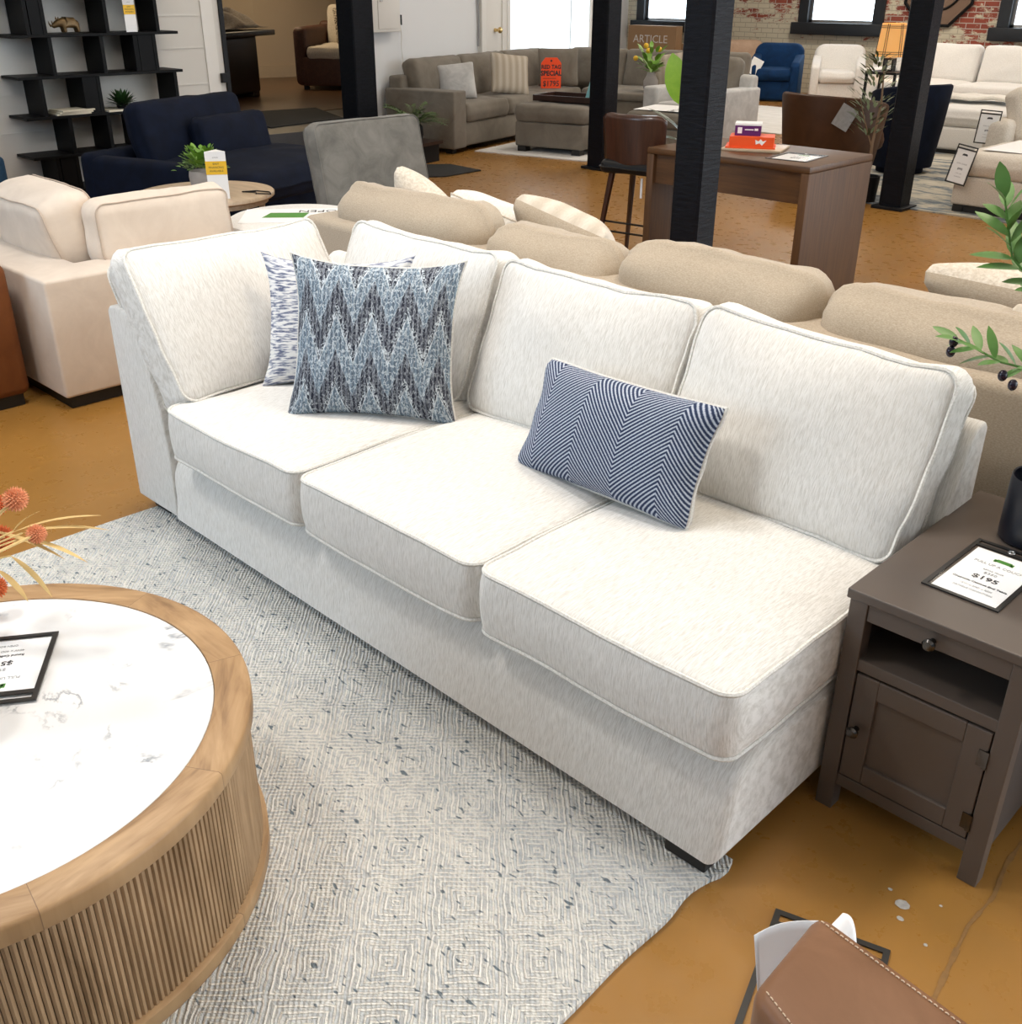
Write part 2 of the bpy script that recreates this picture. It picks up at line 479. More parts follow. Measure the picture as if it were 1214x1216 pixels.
def brick_mat():
    m, t, b = nt('peeling_painted_brick')
    tc = N(t, 'ShaderNodeTexCoord'); sp = N(t, 'ShaderNodeSeparateXYZ'); L(t, tc.outputs['Object'], sp.inputs[0])
    cb = N(t, 'ShaderNodeCombineXYZ'); L(t, sp.outputs[0], cb.inputs[0]); L(t, sp.outputs[2], cb.inputs[1])
    br = N(t, 'ShaderNodeTexBrick'); L(t, cb.outputs[0], br.inputs['Vector'])
    br.inputs['Scale'].default_value = 1; br.inputs['Brick Width'].default_value = .22; br.inputs['Row Height'].default_value = .075
    br.inputs['Mortar Size'].default_value = .006; br.inputs['Color1'].default_value = (.33, .075, .045, 1); br.inputs['Color2'].default_value = (.22, .05, .035, 1)
    br.inputs['Mortar'].default_value = (.50, .46, .40, 1)
    pa = ramp(t, br.outputs['Fac'], [(0, (.62, .57, .44)), (1, (.42, .38, .29))])
    f = noise_n(t, coords(t, (2.2, 1, 5.5)), 1, 7, .75)
    # paint is gone higher up the wall and in patches
    zz = math_n(t, 'MULTIPLY', math_n(t, 'SUBTRACT', sp.outputs[2], 1.0), .22)
    xx = math_n(t, 'MULTIPLY', math_n(t, 'ADD', sp.outputs[0], 9.5), .022)
    k = math_n(t, 'ADD', math_n(t, 'ADD', f, zz), xx)
    msk = ramp(t, k, [(.53, (0, 0, 0)), (.58, (1, 1, 1))])
    c = mixc(t, msk, pa, br.outputs['Color'])
    # black specks at patch borders
    sp2 = ramp(t, noise_n(t, coords(t, (12, 1, 20)), 1, 4, .7), [(.64, (0, 0, 0)), (.68, (1, 1, 1))])
    c = mixc(t, math_n(t, 'MULTIPLY', sp2, .75), c, (.06, .05, .035))
    L(t, c, b.inputs['Base Color']); b.inputs['Roughness'].default_value = .85
    bump(t, b, math_n(t, 'SUBTRACT', 1, br.outputs['Fac']), .5, .01)
    return m
M['brick'] = brick_mat()

def post_mat():
    m, t, b = nt('black_painted_timber')
    f = noise_n(t, coords(t, (14, 14, 60)), 1, 5, .7, .3)
    L(t, ramp(t, f, [(.35, (.002, .0024, .004)), (.8, (.006, .0075, .013))]), b.inputs['Base Color'])
    b.inputs['Roughness'].default_value = .42; b.inputs['Specular IOR Level'].default_value = .16
    bump(t, b, f, .7, .006)
    return m
M['post'] = post_mat()

def rug_mat():
    m, t, b = nt('braided_diamond_rug')
    cell = .138
    v = coords(t, (1/cell,)*3, rot=(0, 0, R(45)))
    wob = noise_n(t, coords(t, (16,)*3), 1, 3)
    sp = N(t, 'ShaderNodeSeparateXYZ'); L(t, v, sp.inputs[0])
    wv = math_n(t, 'MULTIPLY', math_n(t, 'SUBTRACT', wob, .5), .13)
    u = math_n(t, 'SUBTRACT', math_n(t, 'FRACT', math_n(t, 'ADD', sp.outputs[0], wv)), .5)
    w = math_n(t, 'SUBTRACT', math_n(t, 'FRACT', math_n(t, 'ADD', sp.outputs[1], wv)), .5)
    au = math_n(t, 'ABSOLUTE', u); aw = math_n(t, 'ABSOLUTE', w)
    d = math_n(t, 'MAXIMUM', au, aw)
    rings = math_n(t, 'FRACT', math_n(t, 'ADD', math_n(t, 'MULTIPLY', d, 12), .0))          # six cords per half cell
    ln = math_n(t, 'MULTIPLY', ramp_f(t, math_n(t, 'ABSOLUTE', math_n(t, 'SUBTRACT', rings, .5)), .24, .15), 1)     # thin raised cream cord
    # fine rows of twisted yarn
    horiz = math_n(t, 'GREATER_THAN', au, aw)
    rowc = math_n(t, 'ADD', sp.outputs[1], math_n(t, 'MULTIPLY', wob, .10))
    row = math_n(t, 'SINE', math_n(t, 'MULTIPLY', rowc, 2*PI*15))
    tw = noise_n(t, coords(t, (95, 190, 1), rot=(0, 0, R(45+16))), 1, 3, .65)
    big = noise_n(t, coords(t, (2.6,)*3), 1, 3)
    mid = noise_n(t, coords(t, (26, 60, 1), rot=(0, 0, R(45+12))), 1, 2)
    body = mixc(t, ramp_f(t, mid, .40, .60), (.60, .61, .605), (.84, .82, .76))
    body = mixc(t, math_n(t, 'MULTIPLY', ramp_f(t, big, .45, .66), .40), body, (.46, .50, .53))
    body = mixc(t, math_n(t, 'MULTIPLY', ramp_f(t, tw, .52, .34), .5), body, (.37, .39, .39))
    body = mixc(t, math_n(t, 'MULTIPLY', ramp_f(t, row, -.2, -1), .22), body, (.36, .36, .35))
    lm = math_n(t, 'MULTIPLY', ln, ramp_f(t, math_n(t, 'ADD', math_n(t, 'MULTIPLY', tw, .6), math_n(t, 'MULTIPLY', mid, .4)), .30, .45))
    base = mixc(t, math_n(t, 'MULTIPLY', lm, .92), body, (.90, .87, .80))
    fl = noise_n(t, coords(t, (38, 95, 1), rot=(0, 0, R(45+35))), 1, 1, .5)
    dens = noise_n(t, coords(t, (9,)*3), 1, 2)
    flm = ramp_f(t, math_n(t, 'ADD', fl, math_n(t, 'MULTIPLY', math_n(t, 'SUBTRACT', dens, .5), .28)), .655, .72)
    base = mixc(t, math_n(t, 'MULTIPLY', flm, .85), base, (.085, .13, .165))
    L(t, base, b.inputs['Base Color']); b.inputs['Roughness'].default_value = .95; b.inputs['Specular IOR Level'].default_value = .1
    hh = math_n(t, 'ADD', math_n(t, 'MULTIPLY', ln, .8), math_n(t, 'ADD', math_n(t, 'MULTIPLY', tw, .9), math_n(t, 'MULTIPLY', row, .22)))
    bump(t, b, hh, 1.0, .007)
    return m

def ramp_f(t, v, a, b_):
    n = N(t, 'ShaderNodeMapRange'); n.inputs[1].default_value = a; n.inputs[2].default_value = b_; n.clamp = True
    L(t, v, n.inputs[0]); return n.outputs[0]
M['rug'] = rug_mat()

def ikat_mat():
    m, t, b = nt('ikat_chevron_fabric')
    tc = N(t, 'ShaderNodeTexCoord'); sp = N(t, 'ShaderNodeSeparateXYZ'); L(t, tc.outputs['UV'], sp.inputs[0])
    U, V = sp.outputs[0], sp.outputs[1]
    jit = noise_n(t, coords(t, (90, 14, 1), 'UV'), 1, 2)
    j2 = math_n(t, 'MULTIPLY', math_n(t, 'SUBTRACT', jit, .5), .16)
    tri = math_n(t, 'ABSOLUTE', math_n(t, 'SUBTRACT', math_n(t, 'FRACT', math_n(t, 'MULTIPLY', U, 4.9)), .5))   # 0..0.5
    ph = math_n(t, 'ADD', math_n(t, 'ADD', math_n(t, 'MULTIPLY', V, 4.6), math_n(t, 'MULTIPLY', tri, 2.7)), j2)
    fr = math_n(t, 'FRACT', ph)
    odd = math_n(t, 'MULTIPLY', math_n(t, 'FRACT', math_n(t, 'MULTIPLY', math_n(t, 'FLOOR', ph), .5)), 2)
    navy, slate, mist, white = (.014, .016, .03), (.115, .125, .155), (.21, .28, .35), (.66, .72, .76)
    cA = ramp(t, fr, [(0, (.50, .57, .62)), (.05, mist), (.5, (.15, .205, .265)), (.90, mist), (.955, white), (1, white)])
    cB = ramp(t, fr, [(0, slate), (.12, (.20, .24, .28)), (.26, slate), (.75, slate), (.9, (.17, .20, .245)), (1, slate)])
    c = mixc(t, odd, cA, cB)
    st = math_n(t, 'SINE', math_n(t, 'MULTIPLY', U, 2*PI*37))
    cells = noise_n(t, coords(t, (52, 26, 1), 'UV'), 1, 1, .5)
    streak = noise_n(t, coords(t, (75, 7, 1), 'UV'), 1, 2, .6)
    dk = math_n(t, 'GREATER_THAN', math_n(t, 'ADD', st, math_n(t, 'MULTIPLY', streak, 2.2)), 1.0)
    dark = math_n(t, 'MULTIPLY', dk, math_n(t, 'MULTIPLY_ADD', odd, .50, .40))
    c = mixc(t, dark, c, navy)
    spk = noise_n(t, coords(t, (130, 34, 1), 'UV'), 1, 3, .7)
    lp = math_n(t, 'ABSOLUTE', math_n(t, 'SUBTRACT', cells, .5))
    zone = ramp_f(t, math_n(t, 'ABSOLUTE', math_n(t, 'SUBTRACT', fr, .14)), .24, .10)
    loops = math_n(t, 'MULTIPLY', ramp_f(t, lp, .05, .02), math_n(t, 'MAXIMUM', math_n(t, 'MULTIPLY', zone, odd), math_n(t, 'MULTIPLY_ADD', odd, -.45, .75)))
    c = mixc(t, math_n(t, 'MULTIPLY', loops, .8), c, white)
    c = mixc(t, math_n(t, 'MULTIPLY', ramp_f(t, spk, .56, .66), .55), c, white)
    c = mixc(t, math_n(t, 'MULTIPLY', ramp_f(t, spk, .43, .33), .6), c, navy)
    L(t, c, b.inputs['Base Color']); b.inputs['Roughness'].default_value = .85; b.inputs['Specular IOR Level'].default_value = .15
    bump(t, b, spk, .3, .002)
    return m
M['ikat'] = ikat_mat()

def herring_mat():
    m, t, b = nt('navy_herringbone_fabric')
    tc = N(t, 'ShaderNodeTexCoord'); sp = N(t, 'ShaderNodeSeparateXYZ'); L(t, tc.outputs['UV'], sp.inputs[0])
    U, V = sp.outputs[0], sp.outputs[1]
    u = math_n(t, 'MULTIPLY', U, .53); v = math_n(t, 'MULTIPLY', V, .30)
    tri = math_n(t, 'ABSOLUTE', math_n(t, 'SUBTRACT', math_n(t, 'FRACT', math_n(t, 'ADD', math_n(t, 'MULTIPLY', U, 2.05), .22)), .5))
    rise = math_n(t, 'MULTIPLY', tri, .53/2.05*1.0)
    w = noise_n(t, coords(t, (160, 160, 1), 'UV'), 1, 2)
    ph = math_n(t, 'ADD', math_n(t, 'SUBTRACT', v, rise), math_n(t, 'MULTIPLY', math_n(t, 'SUBTRACT', w, .5), .004))
    s = math_n(t, 'SINE', math_n(t, 'MULTIPLY', ph, 2*PI/.0118))
    c = ramp(t, math_n(t, 'MULTIPLY_ADD', s, .5, .5), [(.25, (.03, .042, .085)), (.55, (.15, .185, .28)), (.85, (.52, .56, .64))])
    c = mixc(t, math_n(t, 'MULTIPLY', ramp_f(t, w, .4, .7), .35), c, (.05, .065, .12))
    L(t, c, b.inputs['Base Color']); b.inputs['Roughness'].default_value = .9; b.inputs['Specular IOR Level'].default_value = .1
    bump(t, b, s, .35, .002)
    return m
M['herring'] = herring_mat()

def dash_mat():
    m, t, b = nt('navy_dash_line_fabric')
    f = noise_n(t, coords(t, (11, 58, 1), 'UV'), 1, 2, .5)
    g = noise_n(t, coords(t, (30, 90, 1), 'UV'), 1, 2, .5)
    c = ramp(t, f, [(.40, (.11, .13, .22)), (.49, (.45, .47, .54)), (.54, (.78, .77, .76))])
    c = mixc(t, math_n(t, 'MULTIPLY', ramp_f(t, g, .5, .7), .5), c, (.80, .79, .78))
    L(t, c, b.inputs['Base Color']); b.inputs['Roughness'].default_value = .9
    bump(t, b, f, .4, .003)
    return m
M['dash'] = dash_mat()

def stripe_mat(name, a, b_, n=9, vert=True):
    m, t, b = nt(name)
    tc = N(t, 'ShaderNodeTexCoord'); sp = N(t, 'ShaderNodeSeparateXYZ'); L(t, tc.outputs['UV'], sp.inputs[0])
    s = math_n(t, 'SINE', math_n(t, 'MULTIPLY', sp.outputs[0 if vert else 1], 2*PI*n))
    f = noise_n(t, coords(t, (60, 60, 1), 'UV'), 1, 3)
    k = math_n(t, 'ADD', math_n(t, 'MULTIPLY_ADD', s, .35, .5), math_n(t, 'SUBTRACT', f, .5))
    L(t, mixc(t, k, a, b_), b.inputs['Base Color']); b.inputs['Roughness'].default_value = .9
    bump(t, b, k, .4, .004)
    return m
M['stripe_pil'] = stripe_mat('taupe_striped_fabric', (.34, .28, .21), (.52, .46, .38), 6)
M['stripe_pale'] = stripe_mat('pale_striped_fabric', (.50, .43, .34), (.68, .61, .52), 5)

def marble_mat():
    m, t, b = nt('white_marble')
    v = coords(t, rot=(0, 0, .7))
    nz = N(t, 'ShaderNodeTexNoise'); nz.inputs['Scale'].default_value = 3.1; nz.inputs['Detail'].default_value = 6; nz.inputs['Roughness'].default_value = .62; nz.inputs['Distortion'].default_value = .5
    L(t, v, nz.inputs['Vector'])
    r = math_n(t, 'ABSOLUTE', math_n(t, 'SUBTRACT', nz.outputs['Fac'], .5))
    vein = ramp_f(t, r, .020, .0)
    br = noise_n(t, v, 5.5, 4, .7)
    vein = math_n(t, 'MULTIPLY', vein, ramp_f(t, br, .50, .61))
    soft = ramp_f(t, noise_n(t, v, 1.6, 4), .52, .8)
    c = mixc(t, math_n(t, 'MULTIPLY', soft, .22), (.76, .76, .76), (.60, .62, .64))
    c = mixc(t, math_n(t, 'MULTIPLY', vein, .85), c, (.25, .27, .30))
    L(t, c, b.inputs['Base Color']); b.inputs['Roughness'].default_value = .16; b.inputs['Specular IOR Level'].default_value = .5
    return m
M['marble'] = marble_mat()

def rim_wood():
    m, t, b = nt('segmented_rim_wood')
    tc = N(t, 'ShaderNodeTexCoord'); sp = N(t, 'ShaderNodeSeparateXYZ'); L(t, tc.outputs['Object'], sp.inputs[0])
    x, y = sp.outputs[0], sp.outputs[1]
    a = math_n(t, 'ARCTAN2', y, x); st = 2*PI/9
    k = math_n(t, 'FLOOR', math_n(t, 'ADD', math_n(t, 'DIVIDE', a, st), .2))
    s = math_n(t, 'MULTIPLY', math_n(t, 'ADD', k, .3), st)
    cs, sn = math_n(t, 'COSINE', s), math_n(t, 'SINE', s)
    u = math_n(t, 'ADD', math_n(t, 'MULTIPLY', x, cs), math_n(t, 'MULTIPLY', y, sn))
    v = math_n(t, 'SUBTRACT', math_n(t, 'MULTIPLY', y, cs), math_n(t, 'MULTIPLY', x, sn))
    cb = N(t, 'ShaderNodeCombineXYZ'); L(t, math_n(t, 'MULTIPLY', u, 46), cb.inputs[0]); L(t, math_n(t, 'MULTIPLY', v, 5), cb.inputs[1]); L(t, math_n(t, 'MULTIPLY', k, 3.7), cb.inputs[2])
    f = noise_n(t, cb.outputs[0], 1, 5, .6, .9)
    c2 = N(t, 'ShaderNodeCombineXYZ'); L(t, math_n(t, 'MULTIPLY', u, 11), c2.inputs[0]); L(t, math_n(t, 'MULTIPLY', v, 2.5), c2.inputs[1]); L(t, math_n(t, 'MULTIPLY', k, 5.1), c2.inputs[2])
    g = noise_n(t, c2.outputs[0], 1, 3, .6, 2.5)
    mixv = math_n(t, 'ADD', math_n(t, 'MULTIPLY', f, .45), math_n(t, 'MULTIPLY', g, .55))
    c = ramp(t, mixv, [(.33, (.20, .105, .042)), (.47, (.34, .20, .09)), (.66, (.46, .29, .145))])
    jt = math_n(t, 'FRACT', math_n(t, 'ADD', math_n(t, 'DIVIDE', a, st), .2))
    jl = math_n(t, 'LESS_THAN', jt, .004)
    c = mixc(t, math_n(t, 'MULTIPLY', jl, .6), c, (.08, .04, .02))
    L(t, c, b.inputs['Base Color']); b.inputs['Roughness'].default_value = .5
    bump(t, b, f, .1, .001)
    return m
M['rimwood'] = rim_wood()

def abstract_rug():
    m, t, b = nt('abstract_blue_cream_rug')
    f = noise_n(t, coords(t, (1.2, 3.0, 1)), 1, 7, .72, 1.2)
    g = noise_n(t, coords(t, (5, 9, 1)), 1, 5, .7)
    c = ramp(t, math_n(t, 'ADD', math_n(t, 'MULTIPLY', f, .7), math_n(t, 'MULTIPLY', g, .3)), [(.38, (.05, .065, .085)), (.46, (.17, .20, .22)), (.52, (.46, .42, .34)), (.7, (.60, .56, .47))])
    L(t, c, b.inputs['Base Color']); b.inputs['Roughness'].default_value = .95
    return m
M['absrug'] = abstract_rug()
M['palerug'] = fabric('pale_rug', (.60, .58, .55), (.76, .74, .71), (3, 12, 3), .2)

def shade_mat():
    m, t, b = nt('lit_lamp_shade')
    b.inputs['Base Color'].default_value = (.55, .32, .12, 1)
    b.inputs['Emission Color'].default_value = (1, .42, .09, 1); b.inputs['Emission Strength'].default_value = .40
    return m
M['shade'] = shade_mat()
def glow_mat():
    m, t, b = nt('daylit_roller_blind')
    b.inputs['Base Color'].default_value = (.8, .85, .9, 1)
    b.inputs['Emission Color'].default_value = (.82, .93, 1, 1); b.inputs['Emission Strength'].default_value = .75
    return m
M['blind'] = glow_mat()

# ================================================================== SETTING
WX = -9.10                                    # left wall plane
YB = 16.95                                    # brick wall plane
W2 = Vector((-9.30, 7.00)); W2D = Vector((-.225, .974)).normalized()   # second left wall, slightly turned
W2A = math.atan2(W2D.y, W2D.x)
fl = obj('floor', box(-13.6, 5.0, -6.0, 17.2, -.12, 0), M['floor'], smooth=False); struct(fl, 'ochre painted concrete floor')
ce = obj('ceiling', box(-13.6, 5.0, -6.0, 17.2, 4.2, 4.32), M['ceil'], smooth=False); struct(ce, 'white ceiling')
wl = obj('wall_left', boxes([(WX-.12, WX, -6, 5.52, 0, 4.2), (WX-.12, WX, 5.52, 7.0, 2.5, 4.2)]), M['wall'], smooth=False); struct(wl, 'white wall behind the black bookshelf')
# faint battens of the panelled wall
for k, z in enumerate((.52, .80, 1.10, 1.36, 1.70)):
    struct(obj('trim_%d' % (k+1), box(WX, WX+.006, -2, 5.4, z-.004, z+.004), M['wall'], smooth=False))

def on_w2(s, z, d=0.0):
    """point s metres along the second left wall, d metres out from it"""
    n = Vector((W2D.y, -W2D.x))
    p = W2+W2D*s+n*d
    return (p.x, p.y, z)
w2 = obj('wall_left_rear', box(.10, 5.52, 0, .12, 0, 4.2), M['wall_grey'], loc=(W2.x, W2.y, 0), rot=(0, 0, W2A), smooth=False); struct(w2, 'pale wall with the electrical panel and the door')
w3 = obj('wall_left_far', box(-13.72, -13.6, 11.0, 17.2, 0, 4.2), M['wall_grey'], smooth=False); struct(w3)
# brick wall with three window openings  (x0,x1,sill,head)
wins = [(-13.30, -12.00, 1.02, 2.6), (-9.90, -8.52, 1.06, 2.6), (-6.62, -5.2, 1.06, 2.6)]
segs = []
x = -13.6
for (a, b_, s, h) in wins:
    segs.append((x, a, YB, YB+.25, 0, 4.2)); segs.append((a, b_, YB, YB+.25, 0, s)); segs.append((a, b_, YB, YB+.25, h, 4.2)); x = b_
segs.append((x, 5.0, YB, YB+.25, 0, 4.2))
wb = obj('wall_back', boxes(segs), M['brick'], smooth=False); struct(wb, 'old brick wall with peeling cream paint')
for i, (a, b_, s, h) in enumerate(wins):
    w = bpy.data.objects.new('window_%d' % (i+1), None); COL.objects.link(w); w.location = ((a+b_)/2, YB, s); struct(w, 'black framed window in the brick wall')
    hw = (b_-a)/2; H_ = h-s; f = .11
    obj('frame', boxes([(-hw-.06, -hw+f, -.05, .12, 0, H_), (hw-f, hw+.06, -.05, .12, 0, H_), (-hw, hw, -.05, .12, H_-f, H_+.06)]), M['winframe'], w, smooth=False)
    obj('sash', boxes([(-hw+f, -hw+f+.05, .03, .10, 0, H_-f), (hw-f-.05, hw-f, .03, .10, 0, H_-f), (-hw+f, hw-f, .03, .10, .0, .06)]), M['steel'], w, smooth=False)
    obj('sill', box(-hw-.14, hw+.14, -.13, .12, -.16, .02, .008), M['winframe'], w)
    obj('pane', box(-hw+f, hw-f, .06, .066, .06, H_-f), M['glass'], w, smooth=False)
# door and daylit blind in the second left wall
d = bpy.data.objects.new('door_1', None); COL.objects.link(d); d.location = on_w2(2.62, 0); d.rotation_euler = (0, 0, W2A); struct(d, 'white door with a brass knob')
obj('door_leaf', box(.0, .62, -.045, -.005, 0, 2.2, .004), M['trim'], d)
obj('door_casing', boxes([(-.10, 0, -.06, 0, 0, 2.25), (.36, .46, -.062, 0, 0, 2.25)]), M['trim'], d, smooth=False)
kb = lathe([(0, 0), (.022, 0), (.018, .03), (.014, .045), (.032, .06), (.036, .078), (.026, .095), (0, .1)], 18)
obj('knob', kb, M['brass'], d, loc=(.21, -.045, 1.12), rot=(R(90), 0, 0))
w4 = bpy.data.objects.new('window_4', None); COL.objects.link(w4); w4.location = on_w2(3.10, .74); w4.rotation_euler = (0, 0, W2A); struct(w4, 'tall window behind a glowing white roller blind')
obj('blind', box(.05, 2.18, -.05, -.045, 0, 1.9), M['blind'], w4, smooth=False)
obj('frame', boxes([(-.02, .05, -.07, 0, -.05, 2.0), (2.18, 2.26, -.07, 0, -.05, 2.0), (-.02, 2.26, -.08, 0, -.08, 0)]), M['trim'], w4, smooth=False)
obj('pull_cord', tube([(1.62, -.06, .10), (1.63, -.06, .5), (1.60, -.06, 1.9)], .004), M['greyink'], w4)
obj('cord_tassel', lathe([(0, 0), (.025, .005), (.03, .06), (.008, .1), (0, .1)], 10), M['trim'], w4, loc=(1.62, -.07, .0))
# conduit and electrical panel
e = thing('conduit_pipe', 'thin grey cable hanging down the pale wall beside the door', 'cable', on_w2(2.50, .0), W2A)
obj('cable', tube([(0, -.02, .95), (.01, -.025, 1.2), (-.02, -.02, 1.6), (0, -.02, 2.4)], .010), M['greyink'], e)
obj('second_cable', tube([(.03, -.02, .95), (.05, -.025, 1.3), (.02, -.02, 1.7), (.03, -.02, 2.4)], .006), M['greyink'], e)
e = thing('electrical_panel', 'white metal electrical panel box on the wall beside the black post', 'electrical panel', on_w2(.36, 1.165), W2A)
obj('cabinet', box(0, .48, -.12, 0, 0, .75, .006), M['trim'], e)
dr = obj('panel_door', box(.10, .44, -.128, -.115, .03, .72, .004), M['trim'], e)
obj('latch', box(.13, .17, -.14, -.126, .285, .315, .003), M['steel'], dr)
obj('side_conduit', boxes([(-.06, -.02, -.06, -.02, .26, .8)]), M['trim'], e, smooth=False)
e = thing('power_outlet', 'black outlet with a plugged cord below the electrical panel', 'outlet', on_w2(.90, 1.22), W2A)
obj('plate', box(0, .09, -.03, 0, 0, .10, .004), M['black'], e)
obj('plug_cord', tube([(.05, -.03, .01), (.055, -.04, -.1), (.05, -.035, -.22), (.07, -.03, -.35), (.06, -.03, -.5)], .006), M['trim'], e)
# raised back room beyond the opening
fz = .35
pf = obj('floor_platform', prism([(WX-.0, 5.2), (-8.82, 5.5), (-8.72, 6.9), (-9.24, 7.1), (-11.0, 8.95), (-14.0, 12.6), (-18.5, 12.6), (-18.5, 5.2), (-9.24, 5.2)], 'z', .02, fz), M['espresso'], smooth=False)
pf.name = 'floor_raised'; struct(pf, 'dark wood floor of the raised back room')
wf = obj('floor_boards', prism([(-9.9, 5.9), (-10.2, 7.75), (-14.2, 12.3), (-18.2, 12.3), (-18.2, 5.6)], 'z', fz, fz+.006), wood('brown_floor_boards', (.07, .032, .012), (.14, .07, .027), (2, 30, 1), .3), smooth=False); struct(wf, 'brown boards of the back room')
st = obj('trim_step', prism([(-8.82, 5.25), (-8.45, 5.45), (-8.35, 6.85), (-8.72, 6.85)], 'z', 0, .17), M['black'], smooth=False); struct(st, 'black step up to the back room')
bd = Vector((-14.5, 9.35)); be = Vector((-15.05, 10.6))
q = obj('wall_backroom_far', prism([(-14.5, 9.35), (-16.5, 4.9), (-16.6, 4.95), (-14.62, 9.4)], 'z', fz, 4.0), M['wall_beige'], smooth=False); struct(q, 'beige wall of the back room')
q = obj('wall_backroom_side', prism([(-14.5, 9.35), (-13.6, 13.0), (-13.7, 13.05), (-14.62, 9.4)], 'z', fz, 4.0), M['wall_beige'], smooth=False); struct(q)
q = obj('baseboard_backroom', prism([(-14.46, 9.34), (-16.46, 4.9), (-16.5, 4.9), (-14.5, 9.35)], 'z', fz, fz+.17), M['wall_beige'], smooth=False); struct(q)
q = obj('baseboard_backroom_side', prism([(-14.46, 9.34), (-13.56, 13.0), (-13.6, 13.0), (-14.5, 9.35)], 'z', fz, fz+.17), M['wall_beige'], smooth=False); struct(q)
q = obj('ceiling_backroom', box(-18.5, WX-.12, 4.8, 13.0, 2.55, 2.65), M['wall_beige'], smooth=False); struct(q)
# black metal edge of the sliding panel at the opening
q = obj('trim_opening', box(WX-.13, WX+.02, 5.50, 5.54, .45, 2.5), M['black'], smooth=False); struct(q, 'black edge of the opening')
q = obj('trim_latch', box(WX, WX+.05, 5.44, 5.50, .80, .88, .004), M['black'], smooth=False); struct(q)
q = obj('door_2', box(WX, WX+.012, 5.32, 5.44, 0, 2.5), M['trim'], smooth=False); struct(q, 'white jamb strip of the opening')
# long filled seam in the concrete
sm = bmesh.new()
pp = [(-.20, 3.0), (-.373, 1.916), (-.372, 1.83), (-.356, 1.726), (-.362, 1.62), (-.338, 1.422), (-.33, 1.2), (-.3, .9)]
for (x0, y0), (x1, y1) in zip(pp, pp[1:]):
    n = 6
    for k in range(n):
        a = k/n; b_ = (k+1)/n
        wd = .004+.003*noise.noise(Vector((x0*40, (y0+(y1-y0)*a)*25, 0)))
        ax, ay, bx, by = x0+(x1-x0)*a, y0+(y1-y0)*a, x0+(x1-x0)*b_, y0+(y1-y0)*b_
        vs = [sm.verts.new(p) for p in ((ax-wd, ay, .0008), (ax+wd, ay, .0008), (bx+wd, by, .0008), (bx-wd, by, .0008))]
        sm.faces.new(vs)
q = obj('trim_seam', sm, plain('filled_seam', (.23, .115, .03), .7, var=.35, vs=60), smooth=False); struct(q, 'filled crack in the floor')
ch = bmesh.new()
for cx, cy, r in ((-.474, 1.58, .012), (-.462, 1.545, .006), (-.51, 1.60, .004), (-.40, 1.52, .0035), (-.42, 1.63, .003)):
    vs = [ch.verts.new((cx+r*(1+.5*noise.noise(Vector((k*3.1, cx*50, 0))))*math.cos(k*PI/4)*1.2, cy+r*(1+.5*noise.noise(Vector((k*2.3, cy*50, 5))))*math.sin(k*PI/4), .001)) for k in range(8)]
    ch.faces.new(vs)
q = obj('trim_chip', ch, plain('bare_concrete_chip', (.40, .37, .33), .8, var=.5, vs=90), smooth=False); struct(q, 'chips in the floor paint')

def post(x, y, w, label, plate=False, rz=0):
    t = thing('timber_post', label, 'post', (x, y, 0), rz)
    bm = box(-w/2, w/2, -w/2, w/2, 0, 4.2)
    for e_ in list(bm.edges): pass
    bmesh.ops.bevel(bm, geom=[e_ for e_ in bm.edges if abs(e_.verts[0].co.z-e_.verts[1].co.z) > 1], offset=.012, segments=1, affect='EDGES')
    obj('shaft', bm, M['post'], t, smooth=False)
    if plate:
        obj('base_plate', box(-w/2-.04, w/2+.04, -w/2-.04, w/2+.04, 0, .025, .004), M['black'], t, smooth=False)
    return t
post(-3.13, 4.51, .170, 'thick black timber post standing in front of the brown desk')
post(-6.83, 8.20, .20, 'black timber post left of the bar stool, before the grey ottoman', True)
post(-3.84, 8.34, .185, 'black timber post beside the patterned rug and potted olive tree', True)
post(-8.93, 6.90, .26, 'wide black timber post at the edge of the back room opening')

# ================================================================== MAIN SOFA
SX0, SX1, SY0, SY1 = -3.135, -.762, 1.385, 2.295
sofa = thing('sofa', 'large ivory chenille armless sofa with corner back, on the woven rug', 'sofa', (-1.95, 1.84, 0))
def sl(p): return (p[0]+1.95, p[1]-1.84, p[2])
def spart(name, bm, mat, parent=None, label=None):
    """part given in world coordinates"""
    for v in bm.verts: v.co = Vector(sl(v.co))
    return obj(name, bm, mat, parent or sofa, label=label)
prof = [(1.352, .050), (2.24, .050), (2.24, .290), (1.53, .290), (1.49, .286), (1.455, .276), (1.425, .260), (1.402, .238), (1.387, .210), (1.378, .175), (1.372, .13)]
bm = prism(prof, 'x', -2.872, SX1, 0)
bmesh.ops.bevel(bm, geom=[e_ for e_ in bm.edges if all(v.co.x > SX1-.001 for v in e_.verts)], offset=.026, segments=5, profile=.5, affect='EDGES')
for v in bm.verts:
    if v.co.y < 1.46: v.co.y += .026*(1-(v.co.x+2.872)/(SX1+2.872))*max(0, 1-(v.co.z-.05)/.2)      # front leans out a little towards the right end
spart('base', bm, M['ivory'])
side = [(-3.135, .050), (-2.878, .050), (-2.872, .27), (-2.885, .40), (-2.92, .54), (-2.975, .66), (-3.012, .70), (-3.05, .71), (-3.118, .708), (-3.135, .69)]
spart('side_back_frame', prism(side, 'y', SY0-.003, SY1, .008), M['ivory'])
rear = [(SY1, .045), (2.05, .045), (2.05, .29), (2.10, .42), (2.17, .58), (2.215, .70), (2.232, .728), (2.25, .738), (2.28, .738), (SY1, .72)]
spart('rear_back_frame', prism(rear, 'x', SX0+.01, SX1+.012, .008), M['ivory'])
xs = [-2.785, -2.107, -1.433, -.757]
